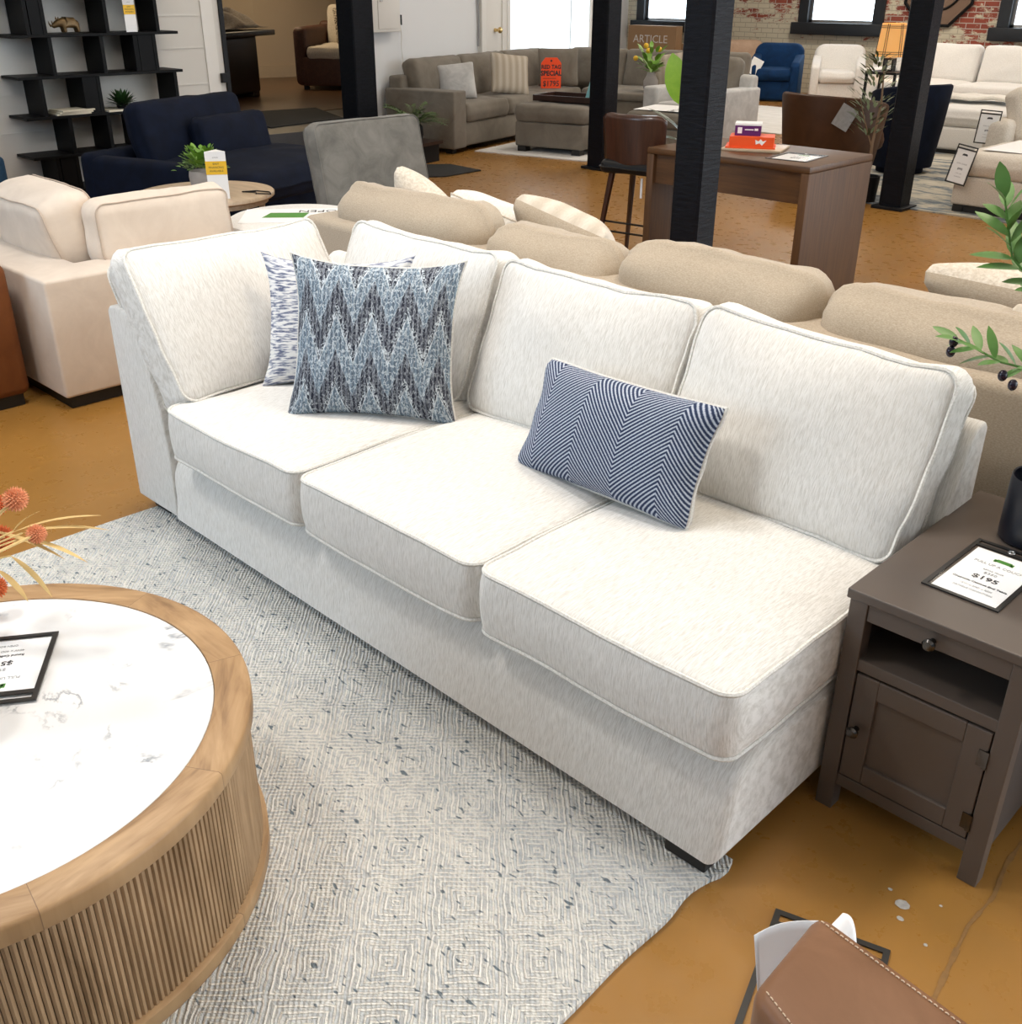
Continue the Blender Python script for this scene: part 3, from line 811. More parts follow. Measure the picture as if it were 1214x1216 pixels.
for i in range(3):
    a, b_ = xs[i]+.003, xs[i+1]-.003
    def wp(v, hx, hy, hz, i=i):
        if v.y < 0: v.y += -.006*math.cos(v.x/hx*PI/2)
        return v
    body, wt = cushion(b_-a, .80, .158, rc=.045, re=.020, bt=.020, bs=.006, wr=.0035, seed=i+3, welt=.0052, warp=wp)
    c = ((a+b_)/2, 1.342+.40, .310+.079)
    o = obj('seat_cushion', body, M['ivory'], sofa, loc=sl(c))
    obj('piping', wt, M['ivory_welt'], o)
def back_cushion(name, cx, cy, z0, w, h, tilt, thick, seed, facing=-PI/2, warpk=1.0, skew=0, yaw=0):
    """cx,cy = middle of the lower front edge"""
    s, c = math.sin(tilt), math.cos(tilt)
    fx, fy = math.cos(facing+yaw), math.sin(facing+yaw)
    Y = Vector((-fx*s, -fy*s, c)); Z = Vector((fx*c, fy*c, s)); X = Y.cross(Z)
    def wp(v, hx, hy, hz):
        u, q = v.x/hx, v.y/hy
        k = (q+1)/2
        v.y += warpk*(.022*(abs(u)**5)*max(0, q)**2-.012*(1-abs(u)**2)*max(0, -q)**3*-1)
        v.y += warpk*.010*noise.noise(Vector((u*2.3+seed*5, 1, seed)))*k
        v.x += warpk*.010*noise.noise(Vector((seed, q*2.1, 3)))
        v.x *= 1+.03*k*warpk*(1 if v.x < 0 else .3)
        v.y += skew*u*k
        # pulled-in rear seam: puckers along the side boxing
        if abs(u) > .93 and abs(v.z) < hz*.9: v.x -= math.copysign(.004*abs(math.sin(v.y*42+seed)), u)
        v.z += -.02*(q*q)*0
        return v
    body, wt = cushion(w, h, thick, rc=.055, re=.026, bt=.050, bb=.02, bs=.012, wr=.006, seed=seed, warp=wp, welt=.0052)
    cen = Vector((cx, cy, z0))+Y*(h/2)-Z*(thick/2)
    m = Matrix((X, Y, Z)).transposed().to_4x4(); m.translation = Vector(sl(cen))
    o = obj(name, body, M['ivory'], sofa, mtx=m)
    obj('piping', wt, M['ivory_welt'], o)
    return o
back_cushion('back_cushion', -1.105, 1.965, .468, .655, .455, R(25), .115, 2, skew=-.014)
back_cushion('back_cushion', -1.795, 1.975, .468, .685, .455, R(24), .15, 5)
back_cushion('back_cushion', -2.52, 1.975, .468, .70, .465, R(24), .15, 9)
back_cushion('return_back_cushion', -2.745, 1.745, .470, .70, .495, R(31), .15, 13, facing=0)
for x, y in ((-3.04, 1.46), (-.84, 1.41), (-3.05, 2.2), (-.86, 2.2)):
    obj('foot', prism([(-.05, -.05), (.05, -.05), (.05, .05), (-.05, .05)], 'z', 0.0, .052, .004), M['blackfoot'], sofa, loc=sl((x, y, .0135 if y < 1.6 else 0)))

# rug
bm = bmesh.new()
nx, ny = 90, 120
RX0, RX1, RY0, RY1 = -3.08, -.775, -1.5, 1.435
G = {}
for s, zz in ((1, .013), (0, .0005)):
    for i in range(nx+1):
        for j in range(ny+1):
            x = RX0+(RX1-RX0)*i/nx; y = RY0+(RY1-RY0)*j/ny
            ex_ = max(0, 1-abs(i-nx)/6); 
            xo = .007*noise.noise(Vector((y*5, 3, 0)))*(ex_) - .010*math.exp(-((y-1.30)/.05)**2)*ex_ + .012*math.exp(-((y-1.40)/.03)**2)*ex_
            zo = (.004*noise.noise(Vector((x*3, y*3, 0)))+.004*abs(noise.noise(Vector((y*6, 1, 1))))*ex_) if s else 0
            G[s, i, j] = bm.verts.new((x+xo, y, max(zz+zo, .0005 if not s else .007)))
for i in range(nx):
    for j in range(ny):
        bm.faces.new([G[1, a, b_] for a, b_ in ((i, j), (i+1, j), (i+1, j+1), (i, j+1))])
for i in range(nx):
    for j in (0, ny): bm.faces.new((G[1, i, j], G[1, i+1, j], G[0, i+1, j], G[0, i, j]))
for j in range(ny):
    for i in (0, nx): bm.faces.new((G[1, i, j], G[1, i, j+1], G[0, i, j+1], G[0, i, j]))
for v in list(bm.verts):
    if not v.link_faces: bm.verts.remove(v)
o = obj('rug', bm, M['rug']); tag(o, 'ivory braided wool rug with concentric diamonds and blue flecks', 'rug')

# ------------------------------------------------------------------ throw pillows
def throw_pillow(label, c, yaw, tilt, roll, w, h, t, mat, group=None, piping=None, pin=.07, ear=.03, seed=0, back=None, name='throw_pillow'):
    n = Vector((math.cos(yaw)*math.cos(tilt), math.sin(yaw)*math.cos(tilt), math.sin(tilt)))
    x = Vector((-math.sin(yaw), math.cos(yaw), 0)); y = n.cross(x)
    x2 = x*math.cos(roll)+y*math.sin(roll); y2 = -x*math.sin(roll)+y*math.cos(roll)
    T = thing(name, label, 'pillow', c, 0, group)
    m = Matrix((x2, y2, n)).transposed().to_4x4()
    bm, e_ = pillow(w, h, t, pin, 30, ear, seed)
    o = obj('cover', bm, [mat, back] if back else mat, T, mtx=m)
    if not back:
        for p in o.data.polygons: p.material_index = 0
    if piping:
        obj('piping', tube(e_, .0045, 6, True), piping, T, mtx=m)
    return T
throw_pillow('square blue and charcoal ikat pillow with white piping on the ivory sofa', (-2.312, 1.79, .682), -.861, .36, -.03, .495, .465, .17, M['ikat'], piping=M['ivory_welt'], pin=.10, ear=.135, seed=1)
throw_pillow('square white pillow with navy dashes, half hidden behind the ikat pillow', (-2.58, 1.855, .665), -.878, .33, 0, .47, .41, .13, M['dash'], pin=.12, ear=.15, seed=4)
throw_pillow('navy and white herringbone lumbar pillow lying on the ivory sofa', (-1.46, 1.85, .612), -1.61, .44, .03, .55, .29, .16, M['herring'], piping=M['ivory_welt'], pin=.05, ear=.10, seed=8, back=M['ivory_welt'])

# ================================================================== NIGHTSTAND
NX0, NX1, NY0, NY1, NH = -.748, -.392, 1.722, 2.335, .545
ns = thing('chairside_table', 'grey-brown painted chairside end table with one door, beside the ivory sofa', 'end table', ((NX0+NX1)/2, (NY0+NY1)/2, 0))
nc = ns.location.copy()
def npart(name, bm, mat='greige', parent=None, label=None, bevel=0):
    for v in bm.verts: v.co -= nc
    return obj(name, bm, M[mat], parent or ns, smooth=False, label=label, bevel=bevel)
npart('top', box(NX0-.007, NX1+.015, NY0-.004, NY1+.01, NH-.022, NH), bevel=.003)
lw = .038
for lx in (NX0, NX1-lw):
    for ly in (NY0, NY1-lw): npart('leg', box(lx, lx+lw, ly, ly+lw, 0, NH-.022), bevel=.002)
npart('pull_shelf', box(NX0+lw, NX1-lw, NY0+.004, NY0+.20, NH-.062, NH-.024), bevel=.0015)
npart('case', boxes([(NX0+.006, NX0+.018, NY0+lw, NY1-lw, .07, NH-.022), (NX1-.018, NX1-.006, NY0+lw, NY1-lw, .07, NH-.022), (NX0+lw, NX1-lw, NY1-.02, NY1-.008, .07, NH-.022), (NX0+.02, NX1-.02, NY0+.01, NY1-.02, .075, .09)]), 'greige_in')
npart('shelf_board', box(NX0+.012, NX1-.012, NY0+.004, NY1-.02, .365, .392), bevel=.002)
npart('bottom_rail', box(NX0+lw, NX1-lw, NY0+.004, NY0+.02, .068, .098), bevel=.0015)
dx0, dx1, dz0, dz1 = NX0+lw+.003, NX1-lw-.003, .102, .360
door = npart('door', boxes([(dx0, dx0+.048, NY0+.002, NY0+.02, dz0, dz1), (dx1-.048, dx1, NY0+.002, NY0+.02, dz0, dz1), (dx0+.048, dx1-.048, NY0+.002, NY0+.02, dz0, dz0+.045), (dx0+.048, dx1-.048, NY0+.002, NY0+.02, dz1-.045, dz1)]), bevel=.002)
npart('door_panel', box(dx0+.04, dx1-.04, NY0+.010, NY0+.018, dz0+.03, dz1-.03), parent=door)
def knobm(): return lathe([(0, 0), (.006, 0), (.005, .010), (.012, .016), (.013, .022), (.009, .027), (0, .028)], 18)
o = obj('door_knob', knobm(), M['metal'], door, loc=Vector((dx0+.02, NY0+.002, .232))-nc, rot=(R(90), 0, 0))
o = obj('knob', knobm(), M['metal'], ns, loc=Vector(((NX0+NX1)/2-.005, NY0+.001, NH-.043))-nc, rot=(R(90), 0, 0))
for z in (.300, .145):
    npart('hinge', boxes([(dx1-.004, dx1+.004, NY0-.004, NY0+.004, z-.02, z+.02), (dx1-.016, dx1-.004, NY0-.001, NY0+.003, z-.018, z+.018)]), 'metal', parent=door)

def price_sleeve(name, label, origin, xdir, ydir, w, h, lines, mat_border='vinyl', grommet=True, logo=True, inset=(.012, .03), sheet=(.10, .02, .02, .14)):
    """clear vinyl price sleeve: black border, white sheet with print. origin = lower-left corner, text reads along xdir"""
    m = frame_mtx(origin, xdir, ydir)
    T = thing(name, label, 'price sign', m.translation)
    m.translation = (0, 0, 0)
    b = .009*w/.16
    obj('border', boxes([(0, b, 0, h, 0, .0030), (w-b, w, 0, h, 0, .0030), (b, w-b, 0, b, 0, .0030), (b, w-b, h-b, h, 0, .0030), (b, w-b, h-3.6*b, h-2.4*b, 0, .0030)]), M[mat_border], T, mtx=m, smooth=False)
    obj('clear_film', plane_xy(b, w-b, b, h-b, .0024), M['film'], T, mtx=m, smooth=False)
    sx0, sx1, sy0, sy1 = w*sheet[0], w*(1-sheet[1]), h*sheet[2], h*(1-sheet[3])
    P = obj('price_sheet', box(sx0, sx1, sy0, sy1, .0002, .0010), M['paper'], T, mtx=m, smooth=False)
    inv = Matrix.Identity(4)
    for (txt, fx, fy, size, mat, sx) in lines:
        tb = text_bm(txt, size*h, .0002, sx=sx, bold=size*h*(.022 if mat == 'ink' else .008))
        if not tb.verts: continue
        obj('lettering', tb, M[mat], P, loc=(sx0+(sx1-sx0)*fx, sy0+(sy1-sy0)*fy, .0014), smooth=False)
    if logo:
        sw = (sx1-sx0)
        lb = boxes([(-.13*sw, .13*sw, 0, .05*sw, 0, .0002), (-.15*sw, -.10*sw, -.01*sw, .075*sw, 0, .0002), (.10*sw, .15*sw, -.01*sw, .075*sw, 0, .0002), (-.11*sw, .11*sw, .045*sw, .10*sw, 0, .0002)])
        obj('sofa_logo', lb, M[logo if isinstance(logo, str) else 'green_ink'], P, loc=((sx0+sx1)/2, sy0+(sy1-sy0)*.83, .0012), smooth=False)
    if grommet:
        g = bmesh.new(); tube_into(g, [(w*.5+.006*math.cos(a*PI/8), h-2.0*b+.006*math.sin(a*PI/8), .0032) for a in range(16)], .0018, 6, True)
        obj('grommet', g, M['steel'], T, mtx=m)
    return T
price_sleeve('price_sleeve', 'clear price sleeve with $195 sheet lying on the grey-brown end table', (-.660, 1.835, NH+.0006), (1, -.02, 0), (.02, 1, 0), .153, .265,
    [('PULL UP A COUCH', .5, .74, .048, 'greyink', .92), ('RETAIL PRICE', .5, .62, .026, 'greyink', 1), ('$350', .5, .56, .045, 'greyink', 1.1), ('$195', .5, .45, .085, 'ink', 1.15),
     ('Chairside Cabinet End Table', .5, .33, .034, 'ink', 1.05), ('16W x 24D x 25H', .5, .25, .032, 'greyink', 1), ('ARTICLE CONDITION', .5, .18, .030, 'greyink', 1)])
# candle jar
t = thing('candle_jar', 'black glass candle jar at the back of the grey-brown end table', 'candle', (-.575, 2.175, NH))
obj('jar', lathe([(0, .0), (.058, 0), (.066, .006), (.067, .02), (.0655, .145), (.064, .148), (.0615, .146), (.0615, .108), (0, .107)], 40), M['plastic_b'], t)
obj('wax', lathe([(0, .112), (.0612, .112)], 32), plain('black_wax', (.02, .02, .022), .3, var=0), t)
for k, (dx, dy) in enumerate(((.012, -.008), (-.015, .012))):
    obj('wick', box(-.006, .006, -.001, .001, .11, .124), M['lightwood'], t, loc=(dx, dy, 0), smooth=False)

# ================================================================== COFFEE TABLE
ct = thing('coffee_table', 'round coffee table with marble inset top and slatted wooden drum base', 'coffee table', (-1.772, .365, .013))
TH = .376; RO = .524; RM = .455
obj('rim', lathe([(RM, TH-.03), (RM, TH-.001), (RM+.001, TH), (RO-.006, TH), (RO-.001, TH-.004), (RO, TH-.008), (RO, TH-.036), (RO-.004, TH-.042), (RO-.03, TH-.042), (RM, TH-.03)], 128), M['rimwood'], ct)
obj('marble_top', lathe([(0, TH-.002), (RM-.0015, TH-.002), (RM-.0005, TH-.004), (RM-.0005, TH-.028), (0, TH-.028)], 96), M['marble'], ct)
bm = bmesh.new(); ns_ = 280
for k in range(ns_):
    a = 2*PI*k/ns_; r_ = RO-.018
    pts = [(r_*math.cos(a), r_*math.sin(a), .030), (r_*math.cos(a), r_*math.sin(a), TH-.040)]
    tube_into(bm, pts, .0057, 6)
obj('slats', bm, M['slat'], ct)
obj('drum', lathe([(RO-.022, .0), (RO-.022, TH-.04)], 96), plain('slat_gap', (.10, .055, .025), .8), ct)
obj('base_ring', lathe([(RO-.03, 0), (RO-.004, 0), (RO-.002, .003), (RO-.002, .032), (RO-.006, .035), (RO-.03, .035)], 128), M['rimwood'], ct)
# sign on the coffee table (text turned away from the camera)
x_ = Vector((-.56, -.83, 0)).normalized(); yv = Vector((.80, -.60, 0)).normalized()
price_sleeve('price_sleeve', 'clear price sleeve with $595 sheet lying on the marble coffee table', Vector((-1.949, .636, .3905)), x_, Vector((x_.y*-1, x_.x, 0)), .185, .237,
    [('Round Coffee Table', .5, .30, .04, 'ink', 1), ('40W x 40D x 16H', .5, .21, .04, 'greyink', 1), ('OPEN BOX', .5, .11, .035, 'greyink', 1), ('$595', .5, .44, .085, 'ink', 1.1), ('$900', .5, .56, .055, 'greyink', 1.1), ('PULL UP A COUCH', .5, .72, .05, 'greyink', .92)],
    grommet=False, sheet=(.06, .06, .07, .14))
# vase with dried flowers
vz = .389
t = thing('flower_vase', 'grey rounded vase at the left edge of the marble coffee table', 'vase', (-1.80, .372, vz))
obj('body', lathe([(0, 0), (.05, 0), (.07, .02), (.085, .07), (.08, .13), (.055, .175), (.04, .195), (.043, .21), (.038, .21), (.035, .19), (0, .18)], 36), M['grey_pot'], t)
fb = thing('dried_flower_bunch', 'bunch of dried orange flower heads and straw leaves in the grey vase', 'dried flowers', (-1.80, .372, vz+.18))
fo = Vector((-1.80, .372, vz+.18))
heads = [((-1.90, .62, .648), .018, 'peach_fl'), ((-2.03, .60, .672), .020, 'orange_fl'), ((-2.06, .60, .585), .026, 'orange_fl'), ((-2.11, .58, .455), .024, 'orange_fl'), ((-1.97, .55, .78), .022, 'orange_fl'), ((-2.1, .48, .70), .024, 'orange_fl'), ((-1.75, .55, .80), .02, 'peach_fl')]
for (p, r_, mt) in heads:
    q = Vector(p)-fo
    s = obj('flower_stem', tube([(0, 0, 0), q*.4+Vector((0, 0, .06)), q*.8+Vector((0, 0, .02)), q], .003), M['straw'], fb)
    bm = bmesh.new(); ball_into(bm, (0, 0, 0), r_*.8, seg=12)
    for k in range(170):
        z = 1-2*(k+.5)/170; a = k*2.39996; rr = math.sqrt(1-z*z); dv = Vector((rr*math.cos(a), rr*math.sin(a), z))
        tip = bm.verts.new(dv*r_*1.18); o1 = dv.orthogonal().normalized(); o2 = dv.cross(o1)
        vs = [bm.verts.new(dv*r_*.78+(o1*math.cos(j*2.1)+o2*math.sin(j*2.1))*r_*.14) for j in range(3)]
        for j in range(3): bm.faces.new((vs[j], vs[(j+1) % 3], tip))
    obj('flower_head', bm, M[mt], s, loc=q, smooth=False)
bm = bmesh.new()
lv = [((-1.98, .62, .62), (.35, .55, .12), .16), ((-2.0, .62, .60), (.5, .30, .02), .15), ((-2.02, .60, .56), (.55, .20, -.22), .12), ((-2.03, .6, .6), (.42, .5, .32), .2), ((-2.0, .61, .62), (.3, .3, .5), .08), ((-2.05, .57, .62), (.5, .4, -.05), .17), ((-2.06, .58, .52), (.4, .1, -.1), .10), ((-2.05, .55, .66), (-.3, .4, .5), .14), ((-1.9, .5, .66), (-.6, .3, .2), .2)]
for p, d_, l_ in lv:
    leaf_into(bm, Vector(p)-fo, d_, (0, .2, 1), l_, .016, .25, 7)
    tube_into(bm, [(0, 0, 0), (Vector(p)-fo)*.6+Vector((0, 0, .05)), Vector(p)-fo], .002, 5)
obj('straw_leaves', bm, M['straw'], fb)

# ================================================================== FOREGROUND LEATHER ARM, SLEEVE, PAPER
lc = thing('leather_chair', 'tan leather chair with stitched arm, cut off at the lower right corner', 'armchair', (-.02, .42, 0))
o_ = Vector((-.02, .42, 0))
def lpart(name, bm, mat): 
    for v in bm.verts: v.co -= o_
    return obj(name, bm, M[mat], lc)
A_ = Vector((-.330, .822)); B_ = Vector((-.326, .678)); C_ = Vector((-.02, .53)); D_ = Vector((.02, .72))
prof = [(A_.x, A_.y), (B_.x, B_.y), (B_.x+.34, B_.y-.13), (A_.x+.40, A_.y-.04)]
bm = prism(prof, 'z', .14, .70, .018, 4)
lpart('arm', bm, 'tan_lea')
def seam(p, q, z, n=26):
    bm = bmesh.new(); p = Vector((*p, z)); q = Vector((*q, z))
    for k in range(n):
        a = p+(q-p)*(k+.15)/n; b_ = p+(q-p)*(k+.75)/n
        tube_into(bm, [a, (a+b_)/2+Vector((0, 0, .0008)), b_], .0007, 5)
    return bm
i_ = .012
lpart('stitching', seam((A_.x+.010, A_.y-.016), (A_.x+.37, A_.y-.052), .7003, 60), 'stitch')
lpart('stitching', seam((B_.x+.012, B_.y+.010), (B_.x+.32, B_.y-.11), .7003, 50), 'stitch')
lpart('seat', box(-.26, .36, .10, .62, .14, .44, .04, 4), 'tan_lea')
lpart('back', box(.05, .45, .30, .70, .14, .9, .05, 4), 'tan_lea')
lpart('plinth', box(-.27, .3, .16, .62, 0, .15), 'blackfoot')
xs_ = Vector((-.441+.645, 1.46-1.396, 0)).normalized(); ys_ = Vector((-xs_.y, xs_.x, 0))
price_sleeve('document_sleeve', 'black edged clear sleeve lying empty on the ochre floor by the leather arm', Vector((-.645, 1.396, .001))-ys_*.30, xs_, ys_, .215, .30, [], logo=False, grommet=False, sheet=(.2, .25, .06, .30))
def sheet(c00, c10, c01, c11, bulge, n=10):
    bm = bmesh.new(); rows = []
    for i in range(n+1):
        row = []
        for j in range(n+1):
            u, v = i/n, j/n
            p = (Vector(c00)*(1-u)+Vector(c10)*u)*(1-v)+(Vector(c01)*(1-u)+Vector(c11)*u)*v
            row.append(bm.verts.new(p+Vector(bulge)*math.sin(PI*u)*math.sin(PI*v*.5+.4)))
        rows.append(row)
    for A, B in zip(rows, rows[1:]):
        for k in range(n): bm.faces.new((A[k], B[k], B[k+1], A[k+1]))
    return bm
bm = sheet((-.36, .79, .50), (-.345, .83, .50), (-.392, .803, .622), (-.338, .845, .655), (-.006, .0, .004))
merge(bm, sheet((-.345, .842, .60), (-.30, .85, .56), (-.335, .905, .622), (-.308, .895, .60), (0, .004, .012)))
o = obj('curled_paper', bm, M['paper']); tag(o, 'curled white sheet of paper sticking out behind the leather arm', 'paper')
so = o.modifiers.new('thick', 'SOLIDIFY'); so.thickness = .0006

# ================================================================== OLIVE BRANCHES (vase just outside the frame)
ob = thing('olive_branch_vase', 'olive branches with dark fruit reaching in at the right edge', 'artificial plant', (-.20, 2.20, 0))
oo = Vector((-.20, 2.20, 0))
obj('pot', lathe([(0, 0), (.10, 0), (.13, .05), (.14, .35), (.11, .55), (.09, .62), (.10, .66), (.085, .66), (.07, .6), (0, .58)], 28), M['grey_pot'], ob, loc=(.02, .0, 0))
def branch(pts, nleaf, L_, w_, seed, figs=(), mat='olive_leaf'):
    r2 = random.Random(seed)
    P = [Vector(p)-oo for p in pts]
    st = obj('branch', tube(P, [.0035-.002*k/len(P) for k in range(len(P))]), M[mat], ob)
    bm = bmesh.new()
    for k in range(nleaf):
        t_ = .35+.65*(k+.5)/nleaf
        f = t_*(len(P)-1); i = min(int(f), len(P)-2); p = P[i].lerp(P[i+1], f-i); d_ = (P[i+1]-P[i]).normalized()
        a = k*2.4+r2.random()
        o1 = d_.orthogonal().normalized(); o2 = d_.cross(o1)
        out = (o1*math.cos(a)+o2*math.sin(a))
        leaf_into(bm, p, d_*.75+out*.75+Vector((0, 0, .15)), (0, -.3, 1), L_*(.75+.5*r2.random()), w_, .15, 6)
    leaf_into(bm, P[-1], P[-1]-P[-2], (0, -.5, 1), L_, w_, .05, 6)
    obj('leaves', bm, M[mat], st)
    for p in figs:
        bm = bmesh.new(); ball_into(bm, (0, 0, 0), .009, 1, 1, 1.25, 12)
        q = Vector(p)-oo
        obj('fruit', bm, M['fig'], st, loc=q)
branch([(-.28, 2.2, .62), (-.42, 2.12, .88), (-.55, 2.05, .945), (-.66, 2.0, .965), (-.745, 2.0, .99)], 22, .058, .019, 3, [(-.752, 1.995, .985), (-.752, 1.99, .966), (-.645, 1.985, .945), (-.625, 1.99, .930)])
branch([(-.28, 2.2, .62), (-.45, 2.1, .90), (-.60, 2.03, 1.08), (-.68, 2.0, 1.16), (-.715, 2.0, 1.26)], 26, .066, .027, 5)
branch([(-.28, 2.2, .62), (-.35, 2.25, 1.0), (-.45, 2.2, 1.2), (-.55, 2.1, 1.27), (-.62, 2.03, 1.25)], 24, .066, .027, 6)

# ================================================================== OTHER SEATING
def soft(name, x0, x1, y0, y1, z0, z1, mat, parent, rc=.06, re=.03, bt=.02, seed=0, wr=.006, tilt=0, axis='x', bs=.01, warp=None, rz=0):
    """soft box cushion lying flat, given by its bounds in the parent's frame"""
    body, _ = cushion(x1-x0, y1-y0, z1-z0, rc=rc, re=min(re, (z1-z0)*.45), bt=bt, bb=0, bs=bs, wr=wr, seed=seed, warp=warp)
    return obj(name, body, mat, parent, loc=((x0+x1)/2, (y0+y1)/2, (z0+z1)/2), rot=(0, 0, rz))

def lean(name, cx, cy, z0, w, h, thick, tilt, facing, mat, parent, seed=0, rc=.06, re=.04, bt=.05, bb=.03, wr=.008, warp=None, seam=None):
    """cushion leaning back; cx,cy = middle of lower front edge; facing in the parent's frame"""
    s, c = math.sin(tilt), math.cos(tilt); fx, fy = math.cos(facing), math.sin(facing)
    Y = Vector((-fx*s, -fy*s, c)); Z = Vector((fx*c, fy*c, s)); X = Y.cross(Z)
    body, wt = cushion(w, h, thick, rc=rc, re=re, bt=bt, bb=bb, bs=.012, wr=wr, seed=seed, warp=warp, welt=(.0012 if name == 'back_cushion' and w > .7 or mat == M['beige'] else .0028) if seam else 0)
    cen = Vector((cx, cy, z0))+Y*(h/2)-Z*(thick/2)
    m = Matrix((X, Y, Z)).transposed().to_4x4(); m.translation = cen
    o = obj(name, body, mat, parent, mtx=m)
    if seam: obj('piping', wt, seam, o)
    return o

def feet(parent, pts, h, s=.05, mat='blackfoot'):
    for x, y in pts: obj('foot', box(x-s/2, x+s/2, y-s/2, y+s/2, 0, h), M[mat], parent, smooth=False)

def rbox(name, parent, mat, x0, x1, y0, y1, z0, z1, bev=.02, seg=3):
    return obj(name, box(x0, x1, y0, y1, z0, z1, bev, seg), mat, parent)

# --- beige sofa right behind, back towards us
bs = thing('sofa', 'long beige linen sofa seen from behind, back to back with the ivory sofa', 'sofa', (-1.65, 2.42, 0))
m_ = M['beige']
rbox('base', bs, m_, -1.9, 1.9, .02, .98, .06, .30, .02)
rbox('back_frame', bs, m_, -1.9, 1.9, .0, .20, .055, .785, .03, 4)
rbox('arm', bs, m_, -1.9, -1.68, .05, .98, .06, .62, .03); rbox('arm', bs, m_, 1.68, 1.9, .05, .98, .06, .62, .03)
for k in range(4): soft('seat_cushion', -1.68+.84*k+.005, -1.68+.84*(k+1)-.005, .30, .97, .30, .47, m_, bs, seed=k)
def puff(v, hx, hy, hz):
    u = v.x/hx
    v.y += .012*noise.noise(Vector((v.x*3.3, v.z*4, hx*9)))
    v.z += .016*noise.noise(Vector((v.x*4.5+hx*3, v.y*6, 2)))
    return v
for k, (a, b_, dz) in enumerate(((-3.47, -2.66, .02), (-2.64, -2.05, -.02), (-2.03, -1.355, .018), (-1.34, -.56, .01), (-.55, .25, .01))):
    lean('back_cushion', (a+b_)/2+1.65, .37, .45+dz, (b_-a), .455, .23, R(10), PI/2, m_, bs, seed=20+k, rc=.10, re=.09, bt=.03, bb=.035, wr=.014, warp=puff)
feet(bs, [(-1.82, .1), (1.82, .1), (-1.82, .9), (1.82, .9)], .06)
throw_pillow('cream lace throw pillow leftmost of the three behind the beige cushions', (-3.33, 2.93, .72), 1.35, .55, .55, .40, .40, .17, M['lace'], 'throw pillows along the beige sofa', seed=21)
throw_pillow('cream nubby throw pillow between the lace and the striped one on the beige sofa', (-2.98, 2.98, .70), 1.5, .75, .30, .40, .40, .20, M['cream'], 'throw pillows along the beige sofa', seed=22, piping=M['lace'])
throw_pillow('pale striped throw pillow rightmost of the three behind the beige cushions', (-2.62, 3.0, .71), 1.45, .75, .30, .44, .42, .21, M['stripe_pale'], 'throw pillows along the beige sofa', seed=23, back=M['beige'])
throw_pillow('large lace and linen throw pillow lying on top of the beige sofa at the right', (-.92, 3.05, .765), 1.57, 1.0, .06, .60, .50, .20, M['lace'], 'throw pillows along the beige sofa', seed=24, back=M['beige'])
throw_pillow('beige throw pillow with white curved lines tucked behind the rightmost beige cushion', (-.66, 2.78, .79), 1.57, .9, .0, .46, .36, .12, M['stripe_pale'], 'throw pillows along the beige sofa', seed=25)

# --- cream suede corner sofa on the left
cs = thing('sofa', 'cream suede corner sofa with loose back cushions at the left edge', 'sofa', (-4.17, 1.60, 0))
m_ = M['cream_suede']
bm = prism([(0, 0), (0, .95), (-.24, .95), (-.24, .24), (-1.9, .24), (-1.9, 0)], 'z', .055, .548, .014, 3)
obj('back_frame', bm, m_, cs)
rbox('base', cs, m_, -1.9, -.2, .2, .95, .055, .28)
soft('seat_cushion', -1.0, -.245, .245, .95, .28, .44, m_, cs, seed=1); soft('seat_cushion', -1.85, -1.01, .245, .95, .28, .44, m_, cs, seed=2)
lean('back_cushion', -.34, .665, .50, .66, .275, .17, R(-4), PI, m_, cs, seed=3, re=.05, rc=.06, bt=.02, bb=.01, seam=M['suede_seam'])
lean('back_cushion', -.62, .47, .50, .60, .34, .24, R(14), PI/2, m_, cs, seed=4, re=.05, rc=.06, bt=.03, bb=.02, seam=M['suede_seam'])
lean('second_back_cushion', -.56, .66, .46, .52, .30, .16, R(12), PI, m_, cs, seed=6, re=.05, seam=M['suede_seam'])
rbox('plinth', cs, M['blackfoot'], -1.87, -.03, .03, .92, 0, .055, 0)

# --- cognac leather sofa corner, far left
t = thing('leather_sofa', 'cognac brown leather sofa corner at the left edge of the picture', 'sofa', (-4.36, 1.54, 0))
rbox('arm', t, M['cognac'], -.24, .0, -.95, .0, .05, .60, .035, 4)
rbox('base', t, M['cognac'], -1.5, -.2, -.95, -.02, .05, .32)
soft('seat_cushion', -1.5, -.245, -.9, -.1, .32, .45, M['cognac'], t, seed=4)
rbox('back', t, M['cognac'], -1.5, -.22, -.2, -.0, .05, .60, .04)
rbox('plinth', t, M['blackfoot'], -1.45, -.03, -.92, -.03, 0, .05, 0)

# --- teal sofa end, upper left
t = thing('sofa', 'dark teal sofa arm at the left edge before the white wall', 'sofa', (-7.30, 2.72, 0))
m_ = M['teal']
rbox('arm', t, m_, -.95, .0, -.16, .0, .06, .60, .03)
rbox('base', t, m_, -.95, 0, -1.7, -.1, .06, .32)
soft('seat_cushion', -.75, .02, -1.6, -.17, .32, .46, m_, t, seed=5)
rbox('back_frame', t, m_, -.95, -.75, -1.7, -.05, .06, .72, .03)
lean('back_cushion', -.58, -.62, .44, .85, .44, .2, R(14), 0, m_, t, seed=6)
rbox('plinth', t, M['blackfoot'], -.9, -.05, -1.65, -.05, 0, .06, 0)

